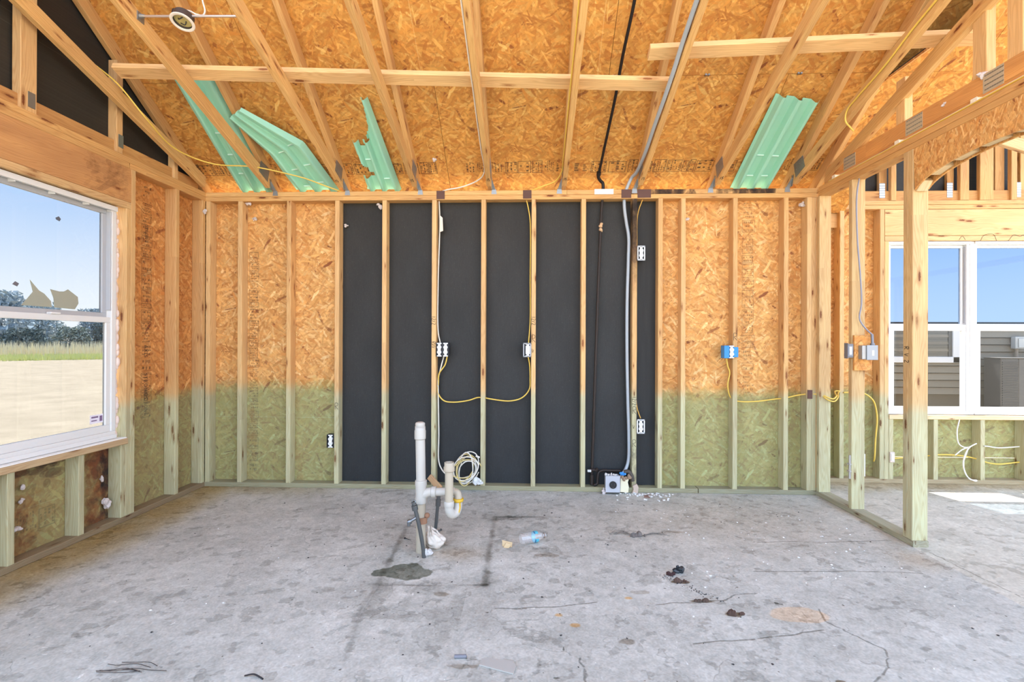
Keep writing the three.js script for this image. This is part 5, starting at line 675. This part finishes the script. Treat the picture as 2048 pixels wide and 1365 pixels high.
{ // flat white switch and outlet on the far studs
  const t = thing('outlet_box', 'pale outlet box on the short stud under the right window', 'outlet', [3.155, 0.19, -Zr], 'unfinished outlets on the studs'); part(t, 'box', bx(3.135, 3.175, 0.185, 0.275, -Zr - 0.03, -Zr + 0.012, 0.003), std(S(206, 190, 176), 0.5)); part(t, 'receptacle', bx(3.145, 3.168, 0.20, 0.26, -Zr + 0.012, -Zr + 0.016, 0.002), devWhite);
  const s = thing('outlet_box', 'grey low-voltage bracket on the partition stud below the control box', 'outlet', [2.29, 0.24, -3.60], 'unfinished outlets on the studs'); part(s, 'bracket', mg([bx(2.286, 2.2985, 0.25, 0.42, -3.60, -3.59, 0.002), bx(2.285, 2.2985, 0.30, 0.31, -3.615, -3.585), bx(2.285, 2.2985, 0.35, 0.36, -3.615, -3.585)]), std(S(170, 164, 156), 0.5)); part(s, 'tab', bx(2.391, 2.398, 0.27, 0.43, -3.60, -3.59, 0.002), devWhite);
}
cable('yellow cable strung through the short studs under the right window', [[3.17, 0.205, -4.43], [3.35, 0.22, -4.44], [3.51, 0.235, -4.435], [3.60, 0.245, -4.44], [3.78, 0.238, -4.44], [3.92, 0.21, -4.435], [4.0, 0.182, -4.44], [4.10, 0.168, -4.44], [4.29, 0.19, -4.435], [4.6, 0.21, -4.435]], yel, 0.006);
cable('white cable hanging in a loop below the right window', [[3.735, 0.56, -4.40], [3.715, 0.45, -4.40], [3.735, 0.345, -4.40], [3.785, 0.32, -4.39], [3.86, 0.36, -4.375], [3.80, 0.33, -4.37], [3.765, 0.28, -4.37], [3.742, 0.18, -4.37], [3.775, 0.075, -4.37], [3.845, 0.035, -4.37], [3.86, 0.042, -4.37], [3.80, 0.05, -4.37], [3.755, 0.12, -4.37], [3.75, 0.20, -4.375], [3.79, 0.315, -4.385], [3.75, 0.30, -4.39], [3.70, 0.25, -4.40]], std(S(236, 232, 222), 0.5), 0.005);
cable('white cable sagging right from the short stud under the right window', [[3.93, 0.335, -4.385], [4.0, 0.325, -4.42], [4.10, 0.31, -4.44], [4.30, 0.325, -4.435], [4.6, 0.33, -4.435]], std(S(236, 232, 222), 0.5), 0.005);
{
  const w2 = struct('window_2', 'white vinyl twin double-hung window in the right room', 'window', [3.9, 0.60, -4.44]), z0 = -4.475, z1 = -4.415, f = 0.03;
  const unit = (xa, xb2) => {
    part(w2, 'frame', mg([rails('x', xa, xb2, 0.602, 2.112, 0.03, 0.027, f, z0, z1, 0.004), bx(xa + 0.002, xb2 - 0.002, 2.092, 2.111, z1, z1 + 0.016, 0.003), bx(xa + 0.002, xb2 - 0.002, 0.603, 0.618, z1, z1 + 0.014, 0.003)]), vinyl);
    const a = xa + f, b = xb2 - f;
    part(w2, 'upper_sash', rails('x', a, b, 1.36, 2.085, 0.034, 0.025, 0.022, z0 + 0.004, z0 + 0.028), vinyl);
    part(w2, 'lower_sash', rails('x', a, b, 0.632, 1.386, 0.036, 0.054, 0.034, z0 + 0.032, z1 - 0.004), vinyl);
    part(w2, 'pane', bx(a + 0.015, b - 0.015, 1.39, 2.065, z0 + 0.014, z0 + 0.017), glassMat2); part(w2, 'pane', bx(a + 0.02, b - 0.02, 0.66, 1.335, z0 + 0.044, z0 + 0.047), glassClear);
    part(w2, 'balance_cover', bx(b - 0.004, b + 0.006, 1.40, 2.07, z0 + 0.032, z1 - 0.01, 0.002), vinylGrey);
  };
  unit(3.132, 3.835); unit(3.865, 4.68); part(w2, 'mullion', bx(3.832, 3.868, 0.602, 2.112, z0 + 0.005, z1 + 0.004, 0.003), vinyl);
  // the gable over this wall
  const gab = base('gable_truss', [2.4, 2.467, -4.4], { label: 'gable framing with black board above the right window wall', category: 'gable framing' }), gy = (X) => 3.0 + RS * (X - 2.40);
  part(gab, 'gable_chord', lumber([2.41, 2.513, -Zr - 0.042], [7.0, 2.513, -Zr - 0.042], 0.09, 0.038, [0, 1, 0], { tone: [0.66, 0.38, 0.16] }), woodMat[1]);
  for (const [x, w, dz] of [[2.715, 0.07, 0], [2.765, 0.03, 0.05], [3.12, 0.07, 0.04], [3.17, 0.045, 0], [3.70, 0.06, 0.04], [3.77, 0.075, 0], [3.955, 0.115, 0.0], [4.12, 0.08, 0.04], [4.185, 0.05, 0], [4.33, 0.09, 0.03], [4.7, 0.09, 0]]) part(gab, 'gable_stud', lumber([x, dz ? 2.56 : 2.468, -Zr - 0.02 - dz - (dz ? 0.022 : 0)], [x, gy(Math.min(x, 4.75 * 2 - x)) - 0.03, -Zr - 0.02 - dz - (dz ? 0.022 : 0)], w, 0.038, [1, 0, 0], { tone: [0.74, 0.46, 0.21] }), wm());
  for (const x of [3.085, 3.66, 4.235]) { const l = []; for (let i = 0; i < 6; i++) l.push(bx(x - 0.024, x + 0.024, 2.50 + i * 0.021, 2.513 + i * 0.021, -Zr - 0.023, -Zr - 0.0205, 0.001)); const m = part(gab, 'truss_plate', bx(x - 0.024, x + 0.024, 2.495, 2.625, -Zr - 0.0228, -Zr - 0.0215), galv); part(m, 'tooth_row', mg(l), std(S(200, 200, 196), 0.4, { metalness: 0.6 })); }
  part(gab, 'gable_board', polyslab([[2.40, 2.40, zfb], [2.40, gy(2.40), zfb], [4.75, gy(4.75), zfb], [7.1, gy(2.40), zfb], [7.1, 2.40, zfb]], [0, 0, -1], 0.012), feltMat, { label: 'black fibreboard sheathing' });
  single('lumber_brace', 'pale slanting timber brace under the right room ceiling, at the right edge', 'timber', lumber([3.5, 2.83, -3.9], [4.5, 2.5, -3.9], 0.089, 0.038, [0, 1, 0], { tone: [0.82, 0.6, 0.36] }), woodMat[2]);
}
// rear of the house behind the camera: an open side carried on posts
const wallRear = struct('wall_rear', 'open post framing behind the camera', 'wall');
for (const x of [-2.77, -0.4, 2.345, 4.6, 6.95]) part(wallRear, 'post', lumber([x, 0, 3.95], [x, 2.30, 3.95], 0.14, 0.14, [1, 0, 0]), woodMat[0]);
part(wallRear, 'beam', lumber([-2.82, 2.41, 3.95], [7.0, 2.41, 3.95], 0.22, 0.14, [0, 1, 0]), wideMat);

// ------------------------------------------------------------------ outside
{
  const gt = dataTex(512, 512, (i, j, c) => { const n = fbm(i / 512 * 8 * 2, j / 512 * 8 * 2, 5), f = vn(i * 0.9, j * 0.9) - 0.5; const L = 194 + (n - 0.5) * 34 + f * 14; c[0] = L + 10; c[1] = L; c[2] = L - 16; }); gt.repeat.set(60, 60);
  const g = new THREE.PlaneGeometry(500, 500); g.rotateX(-Math.PI / 2); g.translate(0, -0.35, 0);
  const m = single('ground', 'pale sandy ground outside the left window', 'ground', g, new THREE.MeshStandardMaterial({ map: gt, roughness: 1, color: S(232, 226, 214) }), null, { kind: 'structure' });
  const foot = struct('foundation', 'concrete footing under the slab', 'foundation'); part(foot, 'footing', bx(-2.85, 7.13, -0.36, -0.14, -4.5, 4.1), std(S(150, 148, 144), 0.9));
  const pol = (deg, r, y) => { const a = deg * Math.PI / 180; return V(Math.sin(a) * r, y, -Math.cos(a) * r); };
  const leafMats = [[122, 138, 142], [136, 150, 148], [112, 128, 130], [104, 120, 120]].map((c) => new THREE.MeshStandardMaterial({ color: S(...c), roughness: 1, side: THREE.DoubleSide }));
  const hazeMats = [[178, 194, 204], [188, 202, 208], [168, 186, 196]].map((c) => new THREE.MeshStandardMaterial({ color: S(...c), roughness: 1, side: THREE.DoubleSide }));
  function foliage(q, w, h, n, s) { const pos = []; for (let i = 0; i < n; i++) { const a = q() * 6.283, cy = q(), rad = Math.sqrt(q()) * (0.35 + 0.65 * Math.sin(Math.min(1, cy * 1.15 + 0.15) * 2.6)), lob = 0.8 + 0.4 * vn(a * 1.6 + w * 9, cy * 4); const p = [Math.cos(a) * rad * w / 2 * lob, h * (0.06 + 0.94 * cy), Math.sin(a) * rad * w / 2 * lob]; const d = () => (q() - 0.5) * s; for (let k = 0; k < 3; k++) pos.push(p[0] + d(), p[1] + d(), p[2] + d()); } const g2 = new THREE.BufferGeometry(); g2.setAttribute('position', new THREE.Float32BufferAttribute(pos, 3)); g2.setAttribute('uv', new THREE.Float32BufferAttribute(new Float32Array(pos.length / 3 * 2), 2)); g2.computeVertexNormals(); return g2; }
  const trunk = std(S(86, 76, 68), 1);
  const plant = (name, label, cat, deg, r, w, h, mats, n, s, grp) => { const q = rng(Math.round(deg * 100 + r)), p = pol(deg, r, -0.35), t = thing(name, label, cat, [p.x, p.y, p.z], grp); part(t, 'foliage', foliage(q, w, h, n, s).translate(p.x, p.y, p.z), mats[Math.floor(q() * mats.length)]); part(t, 'trunk', cyl([p.x, p.y, p.z], [p.x + 0.2, p.y + h * 0.6, p.z], 0.12, 0.05, 7), trunk); };
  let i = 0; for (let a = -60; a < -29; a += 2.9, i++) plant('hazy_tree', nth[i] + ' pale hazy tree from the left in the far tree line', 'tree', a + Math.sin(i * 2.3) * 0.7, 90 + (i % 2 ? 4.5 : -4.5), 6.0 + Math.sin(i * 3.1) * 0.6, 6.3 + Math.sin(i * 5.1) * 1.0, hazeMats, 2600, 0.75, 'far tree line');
  i = 0; for (let a = -60; a < -29; a += 2.6, i++) plant('dark_shrub', nth[i] + ' dark shrub from the left in the hedge beyond the sand', 'shrub', a + Math.sin(i * 1.3) * 0.5, 71.5 + (i % 2 ? 2.5 : -2.5), 3.9 + Math.sin(i * 4.1) * 0.4, 3.0 + Math.sin(i * 3.7) * 0.7, leafMats, 2000, 0.42, 'shrub hedge');
  const blades = (n, d0, d1, h0, h1, seed) => { const q = rng(seed), pos = []; for (let k = 0; k < n; k++) { const p = pol(-68 + q() * 46, d0 + q() * (d1 - d0), -0.35), h = h0 + q() * (h1 - h0), w = 0.03 + q() * 0.06, lean = (q() - 0.5) * h * 0.5, a = q() * 3.14; pos.push(p.x - Math.cos(a) * w, p.y, p.z - Math.sin(a) * w, p.x + Math.cos(a) * w, p.y, p.z + Math.sin(a) * w, p.x + lean, p.y + h, p.z + lean * 0.4); } const g2 = new THREE.BufferGeometry(); g2.setAttribute('position', new THREE.Float32BufferAttribute(pos, 3)); g2.setAttribute('uv', new THREE.Float32BufferAttribute(new Float32Array(pos.length / 3 * 2), 2)); g2.computeVertexNormals(); return g2; };
  single('tall_grass', 'tall dry tan grass in front of the dark shrubs', 'grass', blades(9000, 61.5, 66, 0.6, 1.6, 5), new THREE.MeshStandardMaterial({ color: S(246, 238, 210), roughness: 1, side: THREE.DoubleSide }), null, { kind: 'stuff' });
  single('green_grass', 'yellow-green grass fringe where the sand ends', 'grass', blades(12000, 52, 61, 0.15, 0.5, 6), new THREE.MeshStandardMaterial({ color: S(226, 232, 160), roughness: 1, side: THREE.DoubleSide }), null, { kind: 'stuff' });
  // torn film left on the upper pane
  const film = std(S(160, 160, 142), 0.8, { side: THREE.DoubleSide }), fx = -2.7985;
  single('torn_film', 'curved scrap of torn film on the upper left pane, the larger right one', 'torn film', polyslab([[fx, 1.415, -2.79], [fx, 1.412, -2.92], [fx, 1.45, -2.945], [fx, 1.49, -2.94], [fx, 1.515, -2.90], [fx, 1.53, -2.875], [fx, 1.515, -2.85], [fx, 1.512, -2.82], [fx, 1.52, -2.765], [fx, 1.47, -2.785]], [1, 0, 0], 0.002), film);
  single('torn_film', 'curved scrap of torn film on the upper left pane, the smaller left one', 'torn film', polyslab([[fx, 1.415, -2.60], [fx, 1.415, -2.775], [fx, 1.45, -2.77], [fx, 1.49, -2.73], [fx, 1.505, -2.70], [fx, 1.56, -2.648], [fx, 1.495, -2.665], [fx, 1.455, -2.635]], [1, 0, 0], 0.002), film);
  single('torn_film', 'tiny dark fleck high on the upper left pane', 'torn film', polyslab([[fx, 1.935, -2.80], [fx, 1.93, -2.82], [fx, 1.945, -2.828], [fx, 1.958, -2.815], [fx, 1.945, -2.795]], [1, 0, 0], 0.002), std(S(96, 100, 110), 0.8));
  single('torn_film', 'tiny dark fleck low at the left of the upper left pane', 'torn film', polyslab([[fx, 1.525, -2.555], [fx, 1.515, -2.58], [fx, 1.532, -2.59], [fx, 1.542, -2.57]], [1, 0, 0], 0.002), std(S(110, 106, 110), 0.8));
  // neighbouring building seen through the right window
  const h = base('neighbor_building', [5, -0.35, -8.1], { label: 'low grey-beige building with lap siding outside the right window', category: 'building' });
  const side = [[104, 99, 88], [100, 95, 84], [108, 103, 92]].map((c) => std(S(...c), 0.8)); const Z = -8.0, ex = 0.1125, x0 = 1.5, x1 = 14;
  part(h, 'wall', bx(x0, x1, -0.35, 1.52, Z - 0.2, Z - 3.5), std(S(120, 112, 100), 0.9));
  for (let k = 0; k < 10; k++) { const y = 0.42 + k * ex; part(h, 'siding_plank', polyslab([[x0, y, Z + 0.03], [x0, y + ex - 0.011, Z + 0.006], [x0, y + ex - 0.011, Z - 0.012], [x0, y + 0.012, Z - 0.004], [x0, y + 0.006, Z + 0.01]], [1, 0, 0], x1 - x0), side[k % 3]); }
  part(h, 'foundation', bx(x0, x1, -0.35, 0.42, Z - 0.19, Z - 0.02), std(S(78, 73, 62), 0.95)); part(h, 'roof_edge', bx(x0 - 0.1, x1 + 0.1, 1.50, 1.56, Z - 3.5, Z + 0.02, 0.005), std(S(112, 106, 96), 0.7)); part(h, 'backing', bx(x0, x1, 0.42, 1.52, Z - 0.02, Z - 0.2), std(S(44, 42, 38), 1));
  const wn = part(h, 'window', mg([bx(5.4, 6.776, 0.917, 1.011, Z + 0.0, Z + 0.05, 0.006), bx(6.653, 6.776, 0.917, 1.52, Z + 0.0, Z + 0.05, 0.006), bx(5.4, 5.5, 0.917, 1.52, Z, Z + 0.05, 0.006)]), std(S(176, 180, 186), 0.5), { label: 'white window casing' }); part(wn, 'pane', bx(5.5, 6.653, 1.011, 1.50, Z + 0.012, Z + 0.02), std(S(56, 56, 52), 0.15)); const bl = []; for (let k = 0; k < 10; k++) bl.push(bx(5.52, 6.60, 1.03 + k * 0.046, 1.036 + k * 0.046, Z + 0.02, Z + 0.022)); part(wn, 'blind', mg(bl), std(S(92, 91, 86), 0.7), { kind: 'stuff' }); part(wn, 'inner_edge', bx(6.60, 6.653, 1.011, 1.50, Z + 0.02, Z + 0.03), std(S(66, 66, 64), 0.6));
  const mt = thing('utility_box', 'pale grey utility box mounted on the siding outside the right window', 'utility box', [7.62, 1.14, Z + 0.05]); part(mt, 'box', bx(7.54, 7.70, 1.142, 1.33, Z + 0.033, Z + 0.11, 0.008), std(S(146, 150, 150), 0.5)); part(mt, 'cover', bx(7.58, 7.67, 1.16, 1.30, Z + 0.11, Z + 0.122, 0.006), std(S(158, 162, 162), 0.5)); part(mt, 'conduit', cyl([7.60, 0.6, Z + 0.06], [7.60, 1.142, Z + 0.06], 0.022), std(S(120, 112, 100), 0.6));
  const ac = thing('outdoor_unit', 'large dark grey slatted outdoor unit standing by the siding', 'outdoor unit', [7.55, -0.35, -7.75]); part(ac, 'cabinet', bx(7.05, 7.312, -0.30, 1.0, -7.88, -7.6, 0.015), std(S(54, 54, 54), 0.6)); part(ac, 'cabinet_end', bx(7.316, 8.1, -0.30, 1.0, -7.88, -7.61, 0.015), std(S(68, 68, 68), 0.6)); part(ac, 'top_cover', bx(7.04, 8.11, 1.0, 1.012, -7.89, -7.59, 0.005), std(S(88, 86, 84), 0.5)); part(ac, 'base_pad', bx(7.0, 8.15, -0.35, -0.30, -7.9, -7.5, 0.01), std(S(140, 136, 130), 0.9)); const sl = []; for (let k = 0; k < 34; k++) sl.push(bx(7.07, 7.30, -0.24 + k * 0.0355, -0.222 + k * 0.0355, -7.605, -7.592)); part(ac, 'louvre', mg(sl), std(S(44, 44, 44), 0.6), { kind: 'stuff' });
}
renderer.render(scene, camera);
